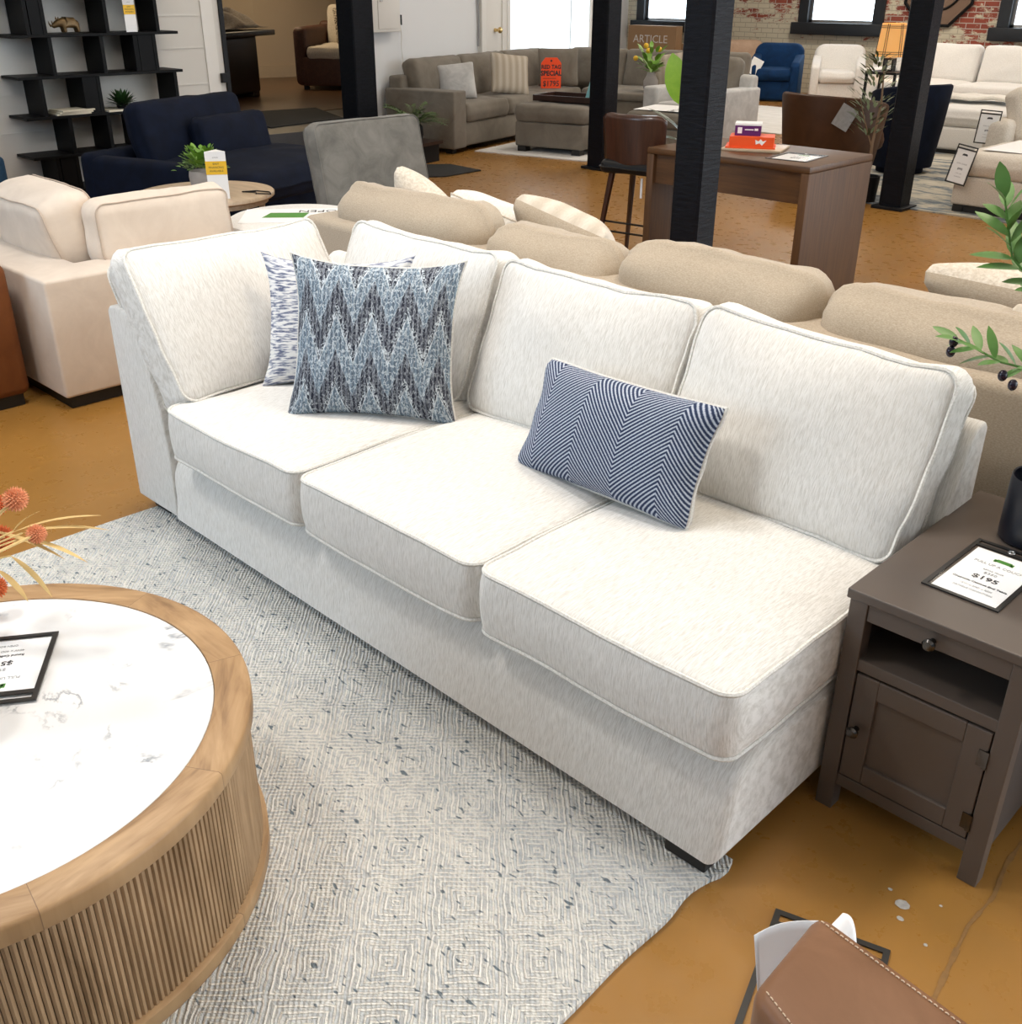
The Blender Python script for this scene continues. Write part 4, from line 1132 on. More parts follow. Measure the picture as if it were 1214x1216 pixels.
# --- navy chaise before the shelf
nv = thing('navy_chaise', 'dark navy velvet chaise with two loose back pillows before the black bookshelf', 'chaise', (-7.02, 3.72, 0), R(18))
m_ = M['navy']
rbox('base', nv, m_, -.30, .78, -.28, 1.12, .08, .30, .03)
rbox('arm', nv, m_, -.34, .62, -.42, -.26, .08, .56, .05, 5)
rbox('back_frame', nv, m_, -.42, -.26, -.42, 1.10, .08, .58, .05, 5)
soft('seat_cushion', -.25, .92, -.24, 1.18, .29, .48, m_, nv, rc=.12, re=.08, bt=.05, seed=7)
lean('back_cushion', -.02, .42, .44, 1.06, .46, .17, R(14), 0, m_, nv, seed=8)
lean('lumbar_pillow', .18, .60, .46, .72, .32, .14, R(16), 0, m_, nv, seed=9, bt=.05)
feet(nv, [(-.3, -.3), (.68, -.3), (.68, 1.0), (-.3, 1.0)], .08)

# --- grey velvet chair
gc = thing('grey_chair', 'grey velvet chair with tall flat back behind the beige sofa', 'chair', (-4.97, 3.94, 0))
m_ = M['grey_velvet']
body, wt = cushion(.76, .60, .12, rc=.05, re=.03, bt=.02, bb=.02, wr=.004, seed=3, welt=.004)
s, c = math.sin(R(12)), math.cos(R(12))
Y = Vector((-s, 0, c)); Z = Vector((c, 0, s)); X = Y.cross(Z)
mm = Matrix((X, Y, Z)).transposed().to_4x4(); mm.translation = Vector((.06, -.05, .35))+Y*.28
o = obj('backrest', body, m_, gc, mtx=mm); obj('piping', wt, m_, o)
soft('seat', .05, .66, -.40, .32, .32, .46, m_, gc, seed=4)
for x, y in ((.08, -.38), (.62, -.38), (.62, .38), (.08, .38)):
    obj('leg', tube([(x, y, .33), (x*1.05, y*1.04, 0)], [.022, .014], 8), M['dkwood'], gc)

# --- side tables by the sofas
t = thing('side_table', 'round pale wood side table in front of the navy chaise', 'side table', (-5.77, 3.27, 0))
obj('tabletop', lathe([(0, .47), (.39, .47), (.40, .478), (.40, .494), (.395, .5), (0, .5)], 48), M['lightwood'], t)
obj('apron', lathe([(.36, .44), (.36, .47)], 40), M['lightwood'], t)
for k in range(4):
    a = R(45+90*k); obj('leg', tube([(.33*math.cos(a), .33*math.sin(a), .47), (.30*math.cos(a), .30*math.sin(a), 0)], [.018, .013], 8), M['lightwood'], t)
t = thing('potted_plant', 'bright green leafy plant in a grey ribbed pot on the pale side table', 'plant', (-5.78, 3.27, .5))
obj('pot', lathe([(0, 0), (.055, 0), (.075, .03), (.082, .09), (.078, .12), (.068, .12), (.066, .10), (0, .10)], 24), M['grey_pot'], t)
bm = bmesh.new(); r2 = random.Random(2)
for k in range(300):
    z = r2.random()**.7; a = r2.random()*2*PI; d_ = Vector((math.cos(a)*(1-z*.6), math.sin(a)*(1-z*.6), z*.9))
    p = Vector((0, 0, .12))+d_*(.05+.10*r2.random())
    leaf_into(bm, p, d_+Vector((0, 0, .2)), (0, 0, 1), .032, .028, .2, 3)
obj('foliage', bm, M['boxwood'], t)
def tent_sign(name, label, loc, rz, w, h):
    t = thing(name, label, 'sign', loc, rz)
    prof = [(-w/2, 0), (w/2, 0), (0, w*.8)]
    obj('card', prism(prof, 'z', 0, h, 0), M['paper'], t, smooth=False)
    b = obj('yellow_band', box(-w/2-.0008, w/2+.0008, -.0015, .0, h*.52, h*.80), M['yellow'], t, smooth=False)
    for i, s_ in enumerate(('EASY', 'FINANCING', 'AVAILABLE')):
        obj('lettering', text_bm(s_, h*.06, .0003), M['ink'], b, loc=(0, -.0018, h*(.745-.075*i)), rot=(R(90), 0, 0), smooth=False)
    obj('heading', text_bm('ARTICLE'.lower(), h*.05, .0003), M['greyink'], t, loc=(0, -.0006, h*.88), rot=(R(90), 0, 0), smooth=False)
    return t
tent_sign('tent_sign', 'white and yellow triangular card sign standing beside the bright green plant', (-5.50, 3.20, .5), R(55), .115, .26)
t = thing('eyeglass_frame', 'thin black wire trinket lying at the right of the pale side table', 'trinket', (-5.48, 3.42, .503))
obj('wire', tube([(-.10, -.02, .004), (-.03, .03, .004), (.03, -.01, .008), (.08, .06, .004), (.02, .09, .004), (-.06, .05, .006)], .004, 6, True), M['black'], t)

t = thing('ottoman', 'low white round ottoman with a printed sheet, behind the ivory corner cushion', 'ottoman', (-4.42, 2.98, 0))
obj('body', lathe([(0, .04), (.32, .04), (.345, .07), (.35, .53), (.34, .57), (.31, .585), (0, .585)], 48), M['white_fab'], t)
obj('plinth', lathe([(0, 0), (.30, 0), (.30, .045), (0, .045)], 32), M['blackfoot'], t)
t = thing('printed_sheet', 'white sheet with a green block lying on the white round ottoman', 'poster', (-4.42, 2.98, .5855), R(50))
obj('sheet', box(-.26, .20, -.17, .17, 0, .0015), M['paper'], t, smooth=False)
obj('green_block', prism([(-.16, -.05), (.04, -.06), (.06, .06), (-.13, .07)], 'z', .0015, .0022), M['green_ink'], t, smooth=False)
obj('lettering', text_bm('OPEN', .075, .0003), M['ink'], t, loc=(.10, .10, .002), rot=(0, 0, R(180)), smooth=False)

# ================================================================== BOOKSHELF
t = thing('bookshelf', 'tall black bookshelf with staggered uprights against the white wall', 'bookshelf', (-8.93, 4.185, 0))
zs = [.09, .365, .662, .957, 1.253, 1.55, 1.85]
for k, z in enumerate(zs):
    obj('shelf_board', box(-.16, .18, -.70, .70, z-.022, z, .003), M['shelf'], t, smooth=False)
obj('plinth', box(-.13, .15, -.58, .66, 0, .068), M['shelf'], t, smooth=False)
rows = [[3.69, 3.85, 4.34], [3.85, 4.175, 4.45], [3.67, 4.02, 4.14, 4.83], [3.80, 4.22, 4.55, 4.68], [3.65, 3.78, 4.29, 4.73], [3.72, 4.2, 4.6]]
for k, ys in enumerate(rows):
    for y in ys: obj('upright', box(-.14, .165, y-4.185-.03, y-4.185, zs[k], zs[k+1]-.022), M['shelf'], t, smooth=False)
# wide closed panels
for k, (a, b_) in ((3, (4.48, 4.68)), (2, (4.02, 4.14)), (0, (3.70, 3.85)), (4, (3.66, 3.78))):
    obj('closed_panel', box(.12, .16, a-4.185, b_-4.185, zs[k], zs[k+1]-.022), M['shelf'], t, smooth=False)
# things on the shelves
rh = thing('rhino_figurine', 'small dark bronze rhinoceros figurine on the top visible shelf', 'figurine', (-8.80, 3.98, 1.253), R(-90))
def skin_fig(edges, pts, rad, name, mat, parent):
    me = bpy.data.meshes.new(name); me.from_pydata(pts, edges, []); o = bpy.data.objects.new(name, me); link(o, parent)
    sk = o.modifiers.new('skin', 'SKIN'); sk.use_smooth_shade = True
    for v, r_ in zip(me.skin_vertices[0].data, rad): v.radius = (r_, r_) if not isinstance(r_, tuple) else r_
    me.skin_vertices[0].data[0].use_root = True
    ss = o.modifiers.new('sub', 'SUBSURF'); ss.levels = 2; ss.render_levels = 2
    me.materials.append(mat)
    return o
pts = [(0, 0, .078), (.05, 0, .082), (-.05, 0, .08), (.085, 0, .082), (.118, 0, .062), (.142, 0, .048), (.05, .022, .04), (.05, .024, .006), (.05, -.022, .04), (.05, -.024, .006), (-.055, .022, .045), (-.058, .024, .006), (-.055, -.022, .045), (-.058, -.024, .006), (-.078, 0, .075)]
ed = [(0, 1), (0, 2), (1, 3), (3, 4), (4, 5), (1, 6), (6, 7), (1, 8), (8, 9), (2, 10), (10, 11), (2, 12), (12, 13), (2, 14)]
rad = [.040, .040, .040, .030, .023, .015, .017, .013, .017, .013, .018, .013, .018, .013, .022]
skin_fig(ed, pts, rad, 'body', M['rhino'], rh)
obj('horn', tube([(.146, 0, .055), (.160, 0, .073), (.164, 0, .094)], [.009, .005, .001], 8), M['rhino'], rh)
obj('horn', tube([(.128, 0, .068), (.136, 0, .082), (.138, 0, .096)], [.007, .004, .001], 8), M['rhino'], rh)
for s_ in (1, -1): obj('ear', tube([(.092, .018*s_, .102), (.090, .024*s_, .122)], [.008, .002], 6), M['rhino'], rh)
tent_sign('tent_sign', 'white and yellow triangular card sign on the top visible bookshelf shelf', (-8.80, 4.50, 1.253), R(90), .10, .25)
for k in range(3):
    b = obj('magazine', box(-.11, .11, -.14, .14, 0, .012, .001), M['book'], None, loc=(-8.86+.006*k, 3.88+.012*k, .662+.0125*k), rot=(0, 0, R(4*k-3)), smooth=False)
    tag(b, ('lowest', 'middle', 'topmost')[k]+' of the magazines stacked at the left of the third bookshelf shelf', 'magazine', 'magazines on the bookshelf')
b = obj('magazine', box(-.13, .13, -.32, .32, 0, .014, .001), M['book'], None, loc=(-8.86, 4.48, .662), smooth=False); tag(b, 'large pale book lying flat under the dark succulent on the bookshelf', 'book')
b = obj('magazine', box(-.10, .10, -.13, .13, 0, .008, .001), M['paper'], None, loc=(-8.84, 4.12, .0905), rot=(0, 0, .3), smooth=False); tag(b, 'white paper lying on the bottom shelf of the bookshelf', 'magazine')
t = thing('succulent', 'small dark green spiky succulent on the bookshelf', 'plant', (-8.83, 4.33, .677))
bm = bmesh.new()
for k in range(80):
    z = .05+.95*(k/80); a = k*2.4; d_ = Vector((math.cos(a)*math.sqrt(1-z*z*.9), math.sin(a)*math.sqrt(1-z*z*.9), z))
    leaf_into(bm, d_*.015+Vector((0, 0, .02)), d_, (0, 0, 1), .13, .03, .05, 4)
obj('leaves', bm, M['succulent'], t)
obj('pot', lathe([(0, 0), (.04, 0), (.05, .03), (.04, .04), (0, .04)], 16), M['black'], t)

# ================================================================== BACK ROOM
t = thing('dark_table', 'dark pedestal table with a bundle of fabric in the back room', 'table', (-12.15, 7.22, fz+.006), R(118))
obj('tabletop', box(-.55, .75, -.45, .45, .69, .75, .01), M['espresso'], t)
obj('pedestal', prism([(-.5, -.36), (.42, -.36), (.42, .36), (-.5, .36)], 'z', .06, .69, .02), M['espresso'], t)
for x in (-.42, .34): obj('foot', box(x-.08, x+.08, -.34, .34, 0, .07, .01), M['espresso'], t)
bm = bmesh.new()
n = 30
rows = []
for i in range(n+1):
    row = []
    for j in range(17):
        u = i/n; v = j/16
        x = -.30+1.05*u; y = -.36+.72*v
        hgt_ = .03+.20*math.exp(-((u-.42)/.2)**2)*(math.sin(PI*v))**.7+.20*math.exp(-((u-.75)/.13)**2)*(math.sin(PI*v))+.05*noise.noise(Vector((x*7, y*7, 1)))*math.sin(PI*v)
        row.append(bm.verts.new((x, y, max(.004, hgt_))))
    rows.append(row)
for A, B in zip(rows, rows[1:]):
    for k in range(16): bm.faces.new((A[k], B[k], B[k+1], A[k+1]))
b = obj('fabric_bundle', bm, fabric('greige_cloth', (.28, .23, .18), (.40, .34, .28), (40,)*3), None, loc=(-12.15, 7.22, fz+.757), rot=(0, 0, R(118)))
b.modifiers.new('t', 'SOLIDIFY').thickness = .004
tag(b, 'crumpled beige fabric heaped on the dark table in the back room', 'fabric')
t = thing('wicker_loveseat', 'brown wicker loveseat with beige cushions in the back room', 'loveseat', (-12.93, 9.37, fz+.006), R(-52))
rbox('base', t, M['wicker'], 0, .9, 0, 1.6, .05, .40, .02)
rbox('arm', t, M['wicker'], -.45, .9, -.12, .05, .05, .76, .07, 6)
rbox('back', t, M['wicker'], -.5, -.30, -.10, 1.6, .05, .80, .05)
for k in range(3): soft('seat_cushion', -.28, .92, .06+.52*k, .06+.52*k+.51, .38, .52, M['lace'], t, re=.03, seed=k)
lean('back_cushion', -.10, .42, .50, .70, .52, .14, R(10), 0, M['lace'], t, seed=4)
lean('back_cushion', -.15, 1.16, .52, .68, .52, .14, R(10), 0, M['lace'], t, seed=5)
feet(t, [(-.4, 0), (.8, 0), (.8, 1.5), (-.4, 1.5)], .06, .06)
def speck():
    m, tt, b = nt('black_cream_print')
    f = noise_n(tt, coords(tt, (16, 30, 1), 'UV'), 1, 3, .7, 1)
    L(tt, ramp(tt, f, [(.47, (.06, .045, .035)), (.53, (.55, .47, .36))]), b.inputs['Base Color']); b.inputs['Roughness'].default_value = .9
    return m
throw_pillow('black and cream printed throw pillow on the wicker loveseat', (-12.42, 9.55, fz+.78), R(-52), .28, .15, .52, .50, .16, speck(), seed=31)
mt = obj('floor_mat', prism([(-10.6, 6.3), (-9.2, 6.0), (-9.35, 7.0), (-10.4, 7.4)], 'z', fz+.0005, fz+.012), M['grate'], None, smooth=False); tag(mt, 'dark doormat inside the back room opening', 'mat')
mt = obj('floor_mat', prism([(-7.72, 6.45), (-8.25, 7.0), (-8.02, 7.28), (-7.53, 7.24), (-7.50, 6.75)], 'z', .0005, .012), M['grate'], None, smooth=False); tag(mt, 'black floor mat on the ochre floor behind the grey velvet chair', 'mat')

# ================================================================== GREY SECTIONAL GROUP
ang = math.atan2(.225, .974)
gs = thing('sectional_sofa', 'taupe velvet sectional sofa in the corner by the glowing blind', 'sectional', (-8.52, 7.80, 0), ang)
m_ = M['taupe']
rbox('base', gs, m_, -.86, .0, .0, 3.55, .06, .30); rbox('rear_base', gs, m_, -.02, 1.9, 2.70, 3.55, .06, .30)
rbox('arm', gs, m_, -.88, .02, -.02, .22, .05, .62, .02)
rbox('back_frame', gs, m_, -.88, -.70, .05, 3.55, .06, .74, .03); rbox('back_frame', gs, m_, -.72, 1.9, 3.38, 3.55, .06, .74, .03)
for k in range(3): soft('seat_cushion', -.70, .03, .23+.86*k, .23+.86*k+.85, .30, .48, m_, gs, seed=40+k, re=.04)
for k in range(2): soft('seat_cushion', .04+.93*k, .04+.93*k+.92, 2.72, 3.4, .30, .48, m_, gs, seed=43+k, re=.04)
for k in range(3): lean('back_cushion', -.50, .62+.92*k, .46, .90, .47, .20, R(15), 0, m_, gs, seed=45+k, re=.05)
for k in range(3): lean('back_cushion', -.05+.80*k, 3.22, .46, .79, .47, .20, R(15), -PI/2, m_, gs, seed=48+k, re=.05)
feet(gs, [(-.8, .06), (-.08, .06), (1.8, 3.4)], .06, .08)
rg = obj('rug', box(.06, 1.42, .30, 2.1, .0005, .0102), M['palerug'], None, loc=(-8.52, 7.80, 0), rot=(0, 0, ang), smooth=False); tag(rg, 'small pale rug under the taupe ottoman', 'rug')
go = thing('ottoman', 'taupe velvet storage ottoman carrying a dark tray', 'ottoman', (-8.23, 8.42, .0105), ang)
rbox('base', go, m_, 0, .82, 0, .62, .055, .30, .02); soft('top_cushion', -.01, .83, -.01, .63, .30, .47, m_, go, seed=50, re=.045)
feet(go, [(.08, .06), (.74, .06), (.74, .56), (.08, .56)], .055, .1)
tr = thing('serving_tray', 'dark red wooden serving tray on the taupe ottoman', 'tray', (-8.14, 8.60, .510), ang)
obj('bottom', box(0, .70, 0, .46, 0, .012), M['dkwood'], tr, smooth=False)
obj('rim', boxes([(0, .70, 0, .02, .0, .06), (0, .70, .44, .46, 0, .06), (0, .02, .02, .44, 0, .06), (.68, .70, .02, .44, 0, .06)]), M['dkwood'], tr, smooth=False)
obj('handle', box(.002, .018, .17, .29, .06, .065), M['steel'], tr, smooth=False)
t = thing('teal_figurine', 'small teal A-shaped figurine standing in the dark tray', 'figurine', (-7.62, 8.88, .5225), ang)
obj('leg', tube([(0, 0, 0), (.045, 0, .19)], [.028, .016], 8), M['teal_orn'], t); obj('leg', tube([(.10, 0, 0), (.055, 0, .19)], [.028, .016], 8), M['teal_orn'], t); obj('bar', tube([(.02, 0, .07), (.08, 0, .07)], .012, 6), M['teal_orn'], t)
t = thing('red_tag_sign', 'orange hang tag sign lettered RED TAG SPECIAL on the taupe sectional', 'sign', (-9.10, 9.93, .50), R(48))
prof = [(-.12, 0), (.12, 0), (.12, .28), (.07, .34), (-.07, .34), (-.12, .28)]
cd = obj('card', prism(prof, 'y', 0, .012), M['redtag'], t, smooth=False)
for s_, z, sz, b_ in (('RED TAG', .235, .062, .002), ('SPECIAL', .165, .075, .003), ('$1795', .05, .085, .001)):
    obj('lettering', text_bm(s_, sz, .0005, bold=b_, sx=.92), M['ink'], cd, loc=(0, -.001, z), rot=(R(90), 0, 0), smooth=False)
obj('rule_line', box(-.10, .06, -.0015, 0, .108, .112), M['ink'], cd, smooth=False)
obj('hole', lathe([(0, 0), (.012, 0), (.012, .001), (0, .001)], 12), M['ink'], cd, loc=(0, -.001, .305), rot=(R(90), 0, 0), smooth=False)
throw_pillow('light grey throw pillow beside the fern on the taupe sectional', (-9.02, 8.32, .66), R(-40), .3, .1, .42, .40, .16, M['silver_velvet'], seed=51)
throw_pillow('striped taupe throw pillow in the middle of the sectional left side', (-9.00, 9.12, .70), R(-22), .35, -.12, .48, .46, .15, M['stripe_pil'], seed=52)
throw_pillow('plain taupe throw pillow behind the orange tag sign', (-9.28, 10.25, .71), R(-42), .25, 0, .52, .46, .15, M['taupe'], seed=53)
throw_pillow('striped taupe throw pillow beside the black post on the sectional right side', (-7.92, 10.75, .69), R(-62), .3, .15, .48, .46, .15, M['stripe_pil'], seed=54)
# chaise end with printed sheet
gb = thing('bench_ottoman', 'taupe velvet bench with a printed white sheet behind the bar stool', 'bench', (-7.15, 8.95, 0), ang)
rbox('base', gb, m_, 0, .66, 0, .62, .06, .30); soft('top_cushion', -.01, .67, -.01, .63, .30, .45, m_, gb, seed=55, re=.05)
feet(gb, [(.08, .08), (.58, .08), (.58, .56), (.08, .56)], .06, .08)
t = thing('printed_sheet', 'white sheet with large letters draped on the taupe bench', 'poster', (-6.90, 9.33, .473), ang)
obj('sheet', box(-.26, .28, -.28, .28, 0, .002), M['paper'], t, smooth=False)
obj('lettering', text_bm('BENCH', .14, .0003), M['ink'], t, loc=(.18, -.05, .0025), rot=(0, 0, R(-100)), smooth=False)
t = thing('armrest_console', 'low taupe padded console carrying the grey flower vase', 'console', (-8.24, 10.25, 0), ang)
rbox('body', t, m_, -.18, .55, -.2, .32, .05, .42, .03); rbox('cap', t, m_, -.20, .57, -.22, .34, .42, .50, .02)
t = thing('flower_vase', 'round grey vase of small yellow flowers on the taupe console', 'vase', (-7.92, 10.35, .5))
obj('body', lathe([(0, 0), (.06, 0), (.085, .05), (.085, .13), (.05, .19), (.045, .22), (.035, .22), (.03, .18), (0, .17)], 20), M['grey_pot'], t)
bm = bmesh.new(); r2 = random.Random(8)
for k in range(70):
    a = r2.random()*2*PI; z = r2.random(); d_ = Vector((math.cos(a)*.6, math.sin(a)*.6, .3+z))
    leaf_into(bm, Vector((0, 0, .2))+d_*.24*r2.random(), d_, (0, 0, 1), .11, .05, .3, 4)
obj('foliage', bm, M['boxwood'], t)
bm = bmesh.new()
for p in ((-.20, -.05, .36), (-.02, -.10, .50), (.08, .02, .46), (-.1, .05, .44)): ball_into(bm, p, .03, seg=8)
obj('blossoms', bm, M['yellow'], t)
t = thing('planter_stand', 'low black square stand under the dark fern beside the sectional', 'plant stand', (-8.40, 7.22, 0), ang)
obj('top', box(-.28, .16, -.22, .18, .17, .20), M['dkwood'], t, smooth=False); obj('body', box(-.25, .13, -.19, .15, 0, .17), M['black'], t, smooth=False)
t = thing('potted_fern', 'dark green feathery fern in a black pot beside the sectional arm', 'plant', (-8.46, 7.21, .20))
obj('pot', lathe([(0, 0), (.07, 0), (.09, .06), (.085, .13), (.06, .16), (0, .15)], 18), M['black'], t)
bm = bmesh.new(); r2 = random.Random(4)
for k in range(34):
    a = r2.random()*2*PI; e_ = .25+.9*r2.random(); d_ = Vector((math.cos(a), math.sin(a), e_)).normalized()
    L_ = .28+.16*r2.random()
    for j in range(9):
        p = Vector((0, 0, .14))+d_*L_*(.25+.75*j/9)+Vector((0, 0, -.12*(j/9)**2))
        for s_ in (-1, 1):
            leaf_into(bm, p, d_*.5+Vector((-d_.y, d_.x, 0))*s_, (0, 0, 1), .075, .022, .1, 2)
obj('fronds', bm, M['fern_leaf'], t)

# ================================================================== DESK GROUP
dk = thing('desk', 'brown oak panel-end desk behind the centre post', 'desk', (-3.375, 5.46, 0))
DX, DY, DH = .535, .345, .76
obj('top', box(-DX, DX, -DY, DY, DH-.035, DH, .006), M['deskwood'], dk)
obj('end_panel', box(DX-.05, DX, -DY, DY, 0, DH-.035, .006), M['deskwood_v'], dk)
obj('end_panel', box(-DX, -DX+.05, -DY, DY, 0, DH-.035, .006), M['deskwood_v'], dk)
obj('modesty_panel', box(-DX+.05, DX-.05, -DY+.03, -DY+.055, DH-.20, DH-.035), M['deskwood'], dk, smooth=False)
dr = obj('drawer', box(-DX+.05, -.1, -.25, DY-.03, DH-.15, DH-.04), M['deskwood'], dk, smooth=False)
t = thing('wooden_board', 'light wooden board under the orange and purple cartons on the desk', 'board', (-3.42, 5.50, DH), R(20))
obj('slab', box(-.17, .17, -.14, .14, 0, .014, .004), M['lightwood'], t)
t = thing('carton', 'orange carton with a white bird mark on the wooden board', 'box', (-3.43, 5.48, DH+.0145), R(30))
obj('box_body', box(-.13, .12, -.085, .085, .008, .062), M['orange_box'], t, smooth=False)
obj('lid_flap', box(-.15, .13, -.095, .095, 0, .008), M['orange_box'], t, smooth=False)
obj('white_mark', prism([(.02, .022), (.04, .030), (.055, .018), (.078, .046), (.058, .040), (.045, .052), (.034, .040), (.015, .048)], 'y', -.0862, -.085), M['paper'], t, smooth=False)
t = thing('carton', 'small purple carton on top of the orange carton', 'box', (-3.46, 5.49, DH+.077), R(30))
obj('box_body', box(-.085, .06, -.06, .06, 0, .055), M['purple_box'], t, smooth=False)
obj('lid', box(-.087, .062, -.062, .062, .055, .066), M['paper'], t, smooth=False)
obj('white_mark', boxes([(-.07, -.045, -.0608, -.06, .012, .045), (-.03, .02, -.0608, -.06, .030, .036), (.025, .045, -.0608, -.06, .028, .04)]), M['paper'], t, smooth=False)
price_sleeve('document_sleeve', 'glossy clear price sleeve at the right end of the oak desk', (-3.18, 5.22, DH+.0006), (1, .12, 0), (-.12, 1, 0), .24, .30, [('DESK', .5, .6, .1, 'greyink', 1), ('$295', .5, .4, .1, 'ink', 1)])

bt_ = thing('bar_stool', 'dark walnut bar stool with curved back left of the desk', 'bar stool', (-4.17, 5.40, 0), R(8))
bm = bmesh.new(); rows = []
for i in range(17):
    a = -1+2*i/16; row = []
    for j in range(11):
        v = j/10
        hw = .225*(1-.06*(1-v)); x = hw*a; 
        zc = .60+.31*v
        if abs(a) > .75: zc = .755+(zc-.755)*(1-.20*((abs(a)-.75)/.25)**2)
        row.append(bm.verts.new((x, -.16-.02*v+.07*a*a, zc)))
    rows.append(row)
for A, B in zip(rows, rows[1:]):
    for k in range(10): bm.faces.new((A[k], B[k], B[k+1], A[k+1]))
o = obj('backrest', bm, M['walnut'], bt_); s_ = o.modifiers.new('t', 'SOLIDIFY'); s_.thickness = .028
soft('seat', -.22, .22, -.17, .25, .56, .63, M['black'], bt_, re=.03, bt=.01)
for sx in (-1, 1):
    for sy in (-1, 1):
        obj('leg', tube([(.15*sx, .04+.13*sy, .57), (.215*sx, .04+.20*sy, 0)], [.022, .014], 8), M['walnut'], bt_)
for z in (.20, .26):
    q = .15+.065*(1-z/.57); 
    obj('footrest_rail', tube([(-q, -.10-.05*.6, z), (q, -.10-.05*.6, z)], .007, 6), M['black'], bt_)
obj('hang_tag', box(.06, .075, -.10, -.098, .42, .54), M['paper'], bt_, smooth=False)

# fiddle leaf plant
t = thing('fiddle_leaf_plant', 'fiddle leaf plant with one big bright leaf left of the centre post', 'plant', (-5.29, 7.38, 0))
obj('pot', lathe([(0, 0), (.13, 0), (.16, .28), (.145, .28), (.14, .25), (0, .25)], 24), M['grey_pot'], t)
obj('stem', tube([(0, 0, .24), (.01, 0, .5), (-.01, .01, .78)], .012), M['bark'], t)
bm = bmesh.new()
for (p, d_, L_, w_) in (((-.02, -.01, .74), (-.22, -.15, 1), .40, .20), ((0, 0, .70), (.5, .2, .9), .32, .18)):
    leaf_into(bm, p, d_, (.6, -.8, .2), L_, w_, .1, 8, .1)
obj('bright_leaves', bm, M['fiddle'], t)
bm = bmesh.new()
for (p, d_, L_, w_) in (((0, 0, .52), (-.6, -.35, .75), .34, .15), ((0, 0, .46), (-.75, -.5, .35), .30, .14), ((0, 0, .55), (.7, .3, .3), .3, .14), ((0, 0, .44), (-.3, .6, .4), .3, .14)):
    leaf_into(bm, p, d_, (0, 0, 1), L_, w_, .25, 8, .1)
obj('lower_leaves', bm, M['darkleaf'], t)

# --- barrel chairs
def barrel(name, label, loc, rz, mat, r_=.40, hb=.78, hf=.62, thick=.05, z0=.06, span=125, taper=.80):
    """curved shell chair, open towards local -y"""
    t = thing(name, label, 'armchair', loc, rz)
    bm = bmesh.new(); n = 30; rows = []
    for i in range(n+1):
        a = R(90-span+2*span*i/n); k = abs(i/n-.5)*2
        top = hb-(hb-hf)*k**2.2
        row = []
        for (rr, zz) in ((r_*taper, z0), (r_*(taper+.12), z0+(top-z0)*.5), (r_, top-.03), (r_-.006, top-.01), (r_-thick/2, top), (r_-thick+.006, top-.01), (r_-thick, top-.03), (r_*(taper+.10)-thick, z0+(top-z0)*.45), (r_*taper-thick, z0)):
            row.append(bm.verts.new((rr*math.cos(a), rr*math.sin(a), zz)))
        rows.append(row)
    for A, B in zip(rows, rows[1:]):
        m_n = len(A)
        for k in range(m_n): bm.faces.new((A[k], B[k], B[(k+1) % m_n], A[(k+1) % m_n]))
    bm.faces.new(rows[0]); bm.faces.new(rows[-1][::-1])
    obj('shell', bm, mat, t)
    sb = cushion(r_*1.5, r_*1.6, .16, rc=.16, re=.05, bt=.02)[0]
    obj('seat', sb, mat, t, loc=(0, -.04, .40))
    obj('base', lathe([(0, 0), (r_*.6, 0), (r_*.62, z0+.02), (r_*.62, .33), (0, .33)], 28), mat, t)
    return t
bc = barrel('barrel_chair', 'dark brown leather barrel chair with a hanging tag beyond the oak desk', (-4.72, 8.78, .0125), R(170), M['brown_lea'], .45, .79, .70)
t = thing('hang_tag', 'clear grey hang tag on the back of the brown leather barrel chair', 'tag', (-4.42, 8.42, .64))
obj('tag_sheet', box(-.075, .075, -.002, .002, -.09, .09), plain('grey_tag', (.30, .29, .28), .25, var=.3, vs=30), t, rot=(0, R(28), R(48)), smooth=False)
obj('tag_string', tube([(0, 0, .09), (-.02, .005, .15)], .002, 4), M['black'], t)
barrel('barrel_chair', 'navy barrel chair behind the right timber post', (-4.66, 10.10, .0125), R(-110), M['navy'], .36, .80, .72)
ol = thing('olive_tree', 'small potted olive tree with slender leaves left of the right timber post', 'plant', (-4.13, 8.40, .013))
obj('pot', lathe([(0, 0), (.085, 0), (.10, .20), (.085, .20), (.08, .17), (0, .17)], 20), M['black'], ol)
obj('trunk', tube([(0, 0, .16), (-.01, .01, .45), (.02, 0, .75), (.0, 0, 1.0)], [.014, .012, .009, .005], 7), M['bark'], ol)
obj('branch', tube([(-.01, .01, .42), (-.08, -.04, .62), (-.13, -.08, .80)], [.007, .005, .003], 6), M['bark'], ol)
bm = bmesh.new(); r2 = random.Random(12)
for k in range(150):
    z = .50+.60*r2.random(); a = r2.random()*2*PI; r3 = (.04+.11*r2.random())*(1.15-abs(z-.8)*1.4)
    p = Vector((r3*math.cos(a)-.04, r3*math.sin(a)-.02, z)); d_ = Vector((math.cos(a), math.sin(a), .5+.6*r2.random()))
    leaf_into(bm, p, d_, (0, 0, 1), .085, .022, .15, 3)
obj('foliage', bm, M['dusty_leaf'], ol)

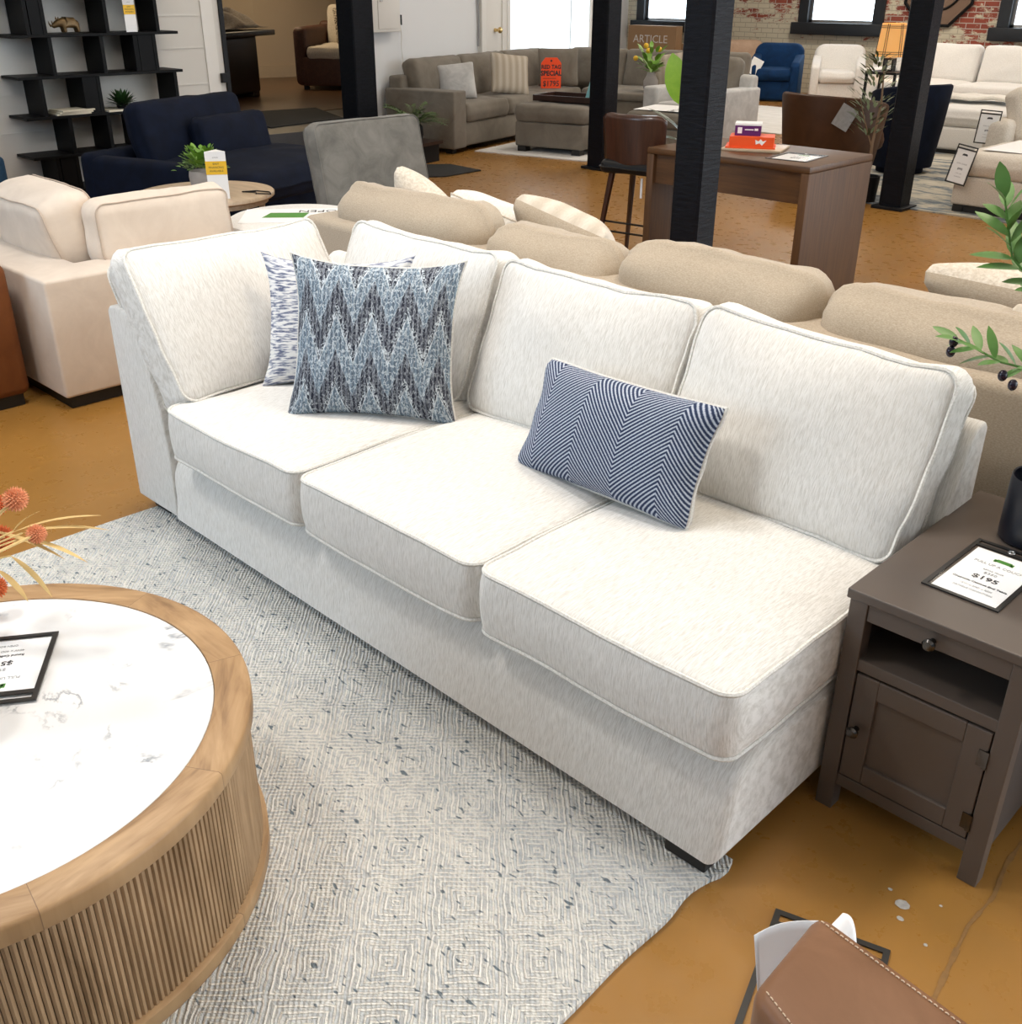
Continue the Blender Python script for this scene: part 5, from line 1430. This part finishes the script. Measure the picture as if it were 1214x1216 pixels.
# ================================================================== RIGHT SOFA WITH TAGS
rg = obj('rug', box(-5.35, -2.2, 8.36, 11.6, 0.0005, .012), M['absrug'], None, smooth=False); tag(rg, 'patterned blue and cream abstract rug beside the right timber post', 'rug')
rs = thing('sofa', 'oatmeal sofa with chaise and two hanging price tags at the right edge', 'sofa', (-3.45, 8.48, .0125))
m_ = M['oat']
rbox('chaise_base', rs, m_, 0, .95, 0, 1.55, .055, .27, .02)
soft('chaise_cushion', -.01, .96, -.01, 1.0, .27, .44, m_, rs, seed=61, re=.05)
rbox('side_frame', rs, m_, -.22, .0, .95, 2.4, .055, .60, .06, 5)
rbox('base', rs, m_, .0, 2.2, 1.45, 2.4, .055, .27, .02)
soft('seat_cushion', .0, .96, 1.0, 2.2, .27, .44, m_, rs, seed=62, re=.05); soft('seat_cushion', .97, 2.1, 1.4, 2.2, .27, .44, m_, rs, seed=63, re=.05)
rbox('back_frame', rs, m_, .0, 2.2, 2.25, 2.42, .055, .60, .05)
lean('back_cushion', .16, 1.50, .44, .80, .44, .22, R(16), 0, m_, rs, seed=64, re=.06)
lean('back_cushion', .70, 2.02, .44, .80, .46, .22, R(12), -PI/2, m_, rs, seed=65, re=.06)
feet(rs, [(.06, .06), (.88, .06)], .055, .08); rbox('plinth', rs, M['blackfoot'], .04, .92, .03, 1.5, 0, .055, 0)
def hang_sleeve(label, origin, xd, yd, w, h):
    return price_sleeve('price_tag', label, origin, xd, yd, w, h, [('SOFA CHAISE', .5, .58, .05, 'greyink', 1), ('$995', .5, .42, .075, 'ink', 1), ('117W x 64D', .5, .28, .035, 'greyink', 1), ('CONDITION', .5, .18, .035, 'greyink', 1)], sheet=(.08, .08, .04, .12), logo='ink', grommet=False)
hang_sleeve('black edged price tag hanging from the left edge of the oatmeal chaise', Vector((-3.50, 8.43, .24)), (.95, -.10, -.12), (.14, .15, 1), .17, .29)
hang_sleeve('black edged price tag hanging on the frame of the oatmeal sofa', Vector((-3.72, 9.40, .42)), (.87, .35, -.05), (.08, .0, 1), .17, .27)
t = thing('printed_sheet', 'white sheet with a green mark on the oatmeal chaise cushion', 'poster', (-2.85, 8.95, .4745), R(0))
obj('sheet', box(-.48, .4, -.33, .42, 0, .002), M['paper'], t, smooth=False); obj('green_block', box(-.02, .15, -.08, .02, .002, .003), M['green_ink'], t, smooth=False)

# ================================================================== FAR GROUP ALONG THE BRICK WALL
rg = obj('rug', box(-9.9, -6.2, 11.75, 14.5, .0005, .012), M['palerug'], None, smooth=False); tag(rg, 'large pale cream rug under the far armchairs', 'rug')
def armchair(label, loc, rz, mat, group=None, w=.78, d=.76, h=.80):
    t = thing('armchair', label, 'armchair', loc, rz, group)
    hw = w/2
    rbox('base', t, mat, -hw+.10, hw-.10, -d/2+.04, d/2-.05, .02, .30, .03)
    for s_ in (-1, 1):
        prof = [(-d/2, .02), (d/2-.06, .02), (d/2-.06, .66), (d/2-.2, .66), (-d/2+.06, .57), (-d/2, .52)]
        obj('arm', prism(prof, 'x', s_*hw-(.13 if s_ > 0 else 0), s_*hw+(.13 if s_ < 0 else 0), .03, 4), mat, t)
    body, _ = cushion(w*.96, .50, .16, rc=.14, re=.06, bt=.02, bb=.04, wr=.002)
    ss, cc = math.sin(R(10)), math.cos(R(10))
    m = Matrix(((1, 0, 0), (0, ss, -cc), (0, cc, ss))).to_4x4(); m.translation = (0, d/2-.13, .56)
    obj('backrest', body, mat, t, mtx=m)
    soft('seat_cushion', -hw+.13, hw-.13, -d/2-.01, d/2-.14, .30, .46, mat, t, re=.04, bt=.02)
    obj('swivel_plinth', lathe([(0, 0), (w*.40, 0), (w*.40, .03), (0, .03)], 24), M['blackfoot'], t)
    return t
armchair('deep blue velvet armchair with a tag before the brick wall', (-9.42, 15.50, 0), R(25), M['blue'])
armchair('white armchair beside the blue one before the brick wall', (-8.52, 15.80, 0), R(28), M['white_fab'])
armchair('pale tan leather armchair left of the blue one, half hidden by the centre post', (-10.35, 16.05, 0), R(50), M['tan_chair'])
t = thing('hang_tag', 'white paper tag hanging from the arm of the blue armchair', 'tag', (-9.52, 15.05, .50))
obj('tag_sheet', box(-.09, .09, -.002, .002, -.12, .12), M['paper'], t, rot=(0, R(25), R(40)), smooth=False)
t = thing('hang_tag', 'white paper tag hanging beside the white armchair', 'tag', (-7.80, 15.60, .60))
obj('tag_sheet', box(-.05, .05, -.002, .002, -.14, .14), M['paper'], t, rot=(0, 0, R(40)), smooth=False)
# silver couch behind the centre post
t = thing('armchair', 'silver grey velvet armchair seen from its side, just right of the centre post', 'armchair', (-7.12, 10.22, 0))
m_ = M['silver_velvet']
rbox('arm', t, m_, .30, .50, -.40, .42, .03, .62, .03); rbox('arm', t, m_, -.50, -.30, -.40, .42, .03, .62, .03)
rbox('base', t, m_, -.31, .31, -.38, .40, .03, .30)
rbox('back', t, m_, -.45, .45, .28, .44, .03, .74, .04)
soft('seat_cushion', -.30, .30, -.42, .28, .30, .47, m_, t, seed=71)
lean('back_cushion', 0, .14, .45, .58, .48, .18, R(12), -PI/2, M['taupe'], t, seed=73)
# white sectional
ws = thing('sectional_sofa', 'white sectional sofa with chaise along the brick wall at the far right', 'sectional', (-7.45, 14.55, 0))
m_ = M['white_fab']
rbox('base', ws, m_, 0, 4.6, .05, 1.0, .05, .28); rbox('arm', ws, m_, -.02, .22, 0, 1.0, .04, .60, .03)
rbox('back_frame', ws, m_, 0, 4.6, .85, 1.02, .05, .68, .03)
for k in range(4): soft('seat_cushion', .23+1.05*k, .23+1.05*k+1.04, -.02, .80, .28, .46, m_, ws, seed=80+k, re=.05)
for k in range(4): lean('back_cushion', .76+1.05*k, .62, .44, 1.0, .50, .22, R(14), -PI/2, m_, ws, seed=84+k, re=.06)
feet(ws, [(.08, .1), (4.4, .1)], .05)
wc = thing('ottoman', 'long white ottoman with a pale printed cover before the white sectional', 'ottoman', (-5.35, 11.55, 0), R(4))
rbox('base', wc, m_, 0, 1.05, 0, 1.75, .05, .28, .03); soft('top_cushion', -.02, 1.07, -.02, 1.78, .28, .46, m_, wc, seed=90, re=.07, bt=.03)
rbox('plinth', wc, M['blackfoot'], .03, 1.02, .03, 1.7, 0, .05, 0)
th = obj('folded_throw', cushion(.75, .42, .03, rc=.03, re=.012, wr=.012, seed=5)[0], M['cream'], None, loc=(-4.85, 12.15, .535), rot=(0, 0, .2)); tag(th, 'pale throw folded on the long white ottoman', 'throw')
throw_pillow('white throw pillow at the left arm of the white sectional', (-7.02, 15.10, .70), R(-75), .3, .2, .46, .44, .15, M['white_fab'], 'pillows on the white sectional', seed=91)
throw_pillow('smooth cream throw pillow at the right of the white sectional', (-4.35, 14.98, .76), R(-70), .3, -.25, .60, .58, .17, M['cream'], 'pillows on the white sectional', seed=92)
# lamp on a black table
t = thing('side_table', 'slim black side table carrying the lit lamp', 'side table', (-6.93, 14.22, 0))
obj('tabletop', box(-.22, .22, -.22, .22, .57, .60), M['black'], t, smooth=False)
for sx in (-1, 1):
    for sy in (-1, 1): obj('leg', box(.2*sx-.015, .2*sx+.015, .2*sy-.015, .2*sy+.015, 0, .57), M['black'], t, smooth=False)
lp = thing('table_lamp', 'lit table lamp with amber plaid shade left of the right timber post', 'lamp', (-6.93, 14.22, .60))
obj('base', boxes([(-.07, .07, -.05, .05, 0, .02), (-.07, -.05, -.05, .05, .02, .14), (.05, .07, -.05, .05, .02, .14), (-.07, .07, -.05, .05, .14, .16), (-.01, .01, -.01, .01, .16, .2)]), M['black'], lp, smooth=False)
obj('shade', lathe([(.20, .18), (.165, .58), (.16, .58), (.195, .18)], 40), M['shade'], lp)
bm = bmesh.new()
for z in (.215, .24, .53, .55):
    rr = .2-.035*(z-.18)/.4+.002
    tube_into(bm, [(rr*math.cos(2*PI*k/40), rr*math.sin(2*PI*k/40), z) for k in range(40)], .004, 4, True)
for k in range(6):
    for da in (-.07, .07):
        a = 2*PI*k/6+da+.5; tube_into(bm, [(.202*math.cos(a), .202*math.sin(a), .18), (.167*math.cos(a), .167*math.sin(a), .58)], .004, 4)
obj('plaid_lines', bm, M['ink'], lp)
bulb = bpy.data.lights.new('lamp_bulb', 'POINT'); bulb.energy = 5; bulb.color = (1, .62, .28); bulb.shadow_soft_size = .05
lo = bpy.data.objects.new('lamp_bulb', bulb); COL.objects.link(lo); lo.parent = lp; lo.location = (0, 0, .36)
# octagonal mirror and guitar-shaped wall piece
t = thing('wall_mirror', 'black framed octagonal mirror on the brick wall behind the right timber post', 'mirror', (-7.62, YB-.02, 1.60))
oc = [(.56*math.cos(R(22.5+45*k)), .56*math.sin(R(22.5+45*k))) for k in range(8)]
fr = bmesh.new(); tube_into(fr, [(x, -.02, z) for x, z in oc], .025, 6, True)
obj('frame', fr, M['black'], t, smooth=False)
gl = prism([(x*.97, z*.97) for x, z in oc], 'y', -.012, -.004); obj('glass', gl, plain('mirror_glass', (.20, .115, .07), .2, .6, var=0), t, smooth=False)
rg2 = bmesh.new(); tube_into(rg2, [(.36*math.cos(2*PI*k/32), -.03, .36*math.sin(2*PI*k/32)+.05) for k in range(32)], .016, 6, True)
obj('inner_ring', rg2, M['black'], t)
# cardboard crates lettered ARTICLE
t = thing('cardboard_box', 'tall cardboard box lettered ARTICLE leaning below the first window', 'box', (-12.42, 16.25, 0), R(5))
obj('carton', box(-.50, .50, -.08, .12, 0, .98), M['cardboard'], t, smooth=False)
obj('lettering', text_bm('ARTICLE', .18, .001, sx=1.05), M['paper'], t, loc=(-.03, -.082, .76), rot=(R(90), 0, 0), smooth=False)
t = thing('cardboard_box', 'wide cardboard box behind the one lettered ARTICLE', 'box', (-12.35, 16.60, 0))
obj('carton', box(-.85, .85, -.1, .1, 0, .70), M['cardboard'], t, smooth=False)
t = thing('hanging_banner', 'white hanging pennant with dark marks beside the left window', 'banner', (-13.45, 16.2, 1.05))
obj('cloth', prism([(-.05, 0), (.12, .35), (.55, 1.3), (-.2, 1.5)], 'y', 0, .01), M['paper'], t, smooth=False)

# ================================================================== CAMERA
cam = bpy.data.cameras.new('camera'); co = bpy.data.objects.new('camera', cam); COL.objects.link(co)
cam.sensor_fit = 'HORIZONTAL'; cam.sensor_width = 36; cam.lens = 1230.66/1214*36; cam.clip_end = 200
pitch, roll, yaw = .469757, .0036, -.77615
cp, sp_ = math.cos(pitch), math.sin(pitch)
ex_ = Vector((math.cos(yaw), math.sin(yaw), 0)); ey_ = Vector((-math.sin(yaw), math.cos(yaw), 0)); ez_ = Vector((0, 0, 1))
def w_(v): return Vector((v.dot(ex_), v.dot(ey_), v.dot(ez_)))
r_ = Vector((1, 0, 0)); fw = Vector((0, cp, -sp_)); up = Vector((0, sp_, cp))
r2_ = r_*math.cos(roll)+up*math.sin(roll); u2_ = -r_*math.sin(roll)+up*math.cos(roll)
mm = Matrix((w_(r2_), w_(u2_), -w_(fw))).transposed().to_4x4(); mm.translation = (0, 0, 1.6)
co.matrix_world = mm
SC.camera = co

# ================================================================== LIGHT
W = bpy.data.worlds.new('daylight'); SC.world = W; W.use_nodes = True
wt = W.node_tree; bg = wt.nodes['Background']
# overcast sky, brightest beyond the brick wall's windows
tc = wt.nodes.new('ShaderNodeTexCoord'); sx = wt.nodes.new('ShaderNodeSeparateXYZ'); wt.links.new(tc.outputs['Generated'], sx.inputs[0])
mr = wt.nodes.new('ShaderNodeMapRange'); mr.inputs[1].default_value = -.1; mr.inputs[2].default_value = .5; mr.inputs[3].default_value = .20; mr.inputs[4].default_value = 7
wt.links.new(sx.outputs[1], mr.inputs[0]); wt.links.new(mr.outputs[0], bg.inputs[1])
bg.inputs[0].default_value = (.84, .93, 1.0, 1)
def area(name, loc, target, sx, sy, energy, color=(1, 1, 1), spread=180):
    l = bpy.data.lights.new(name, 'AREA'); l.shape = 'RECTANGLE'; l.size = sx; l.size_y = sy; l.energy = energy; l.color = color; l.spread = R(spread)
    o = bpy.data.objects.new(name, l); COL.objects.link(o); o.location = loc
    o.rotation_euler = (Vector(target)-Vector(loc)).to_track_quat('-Z', 'Y').to_euler()
    return o
# storefront daylight from the left front, ceiling fixtures overhead
area('storefront_daylight', (-5.2, -3.6, 2.6), (-1.8, 1.9, .4), 3.0, 2.2, 150, (.62, .81, 1.0))
area('ceiling_lamp', (-2.9, 1.75, 4.1), (-2.4, 1.75, 0), .6, .6, 72, (1.0, .97, .93))
area('ceiling_lamp', (-3.0, -.1, 4.1), (-2.2, .5, 0), .6, .6, 60, (1.0, .98, .95))
area('ceiling_lamp', (-.9, 3.0, 4.1), (-.9, 2.6, 0), .9, .9, 60, (1.0, .86, .68))
for k, (x, y, e_) in enumerate(((-4.6, 4.8, 40), (-7.0, 4.6, 30), (-6.8, 9.5, 60), (-2.8, 8.5, 60), (-7.8, 14, 110), (-3.2, 14, 110))):
    area('ceiling_lamp', (x, y, 4.1), (x, y, 0), 1.2, 1.2, e_, (1.0, .91, .78))
area('back_room_lamp', (-13, 8.6, 2.4), (-13, 8.6, 0), 1, 1, 26, (1.0, .78, .5))
vs = SC.view_settings
SC.display_settings.display_device = 'sRGB'
vs.view_transform = 'Standard'; vs.look = 'None'; vs.gamma = 1; vs.use_curve_mapping = False
vs.exposure = 0.0
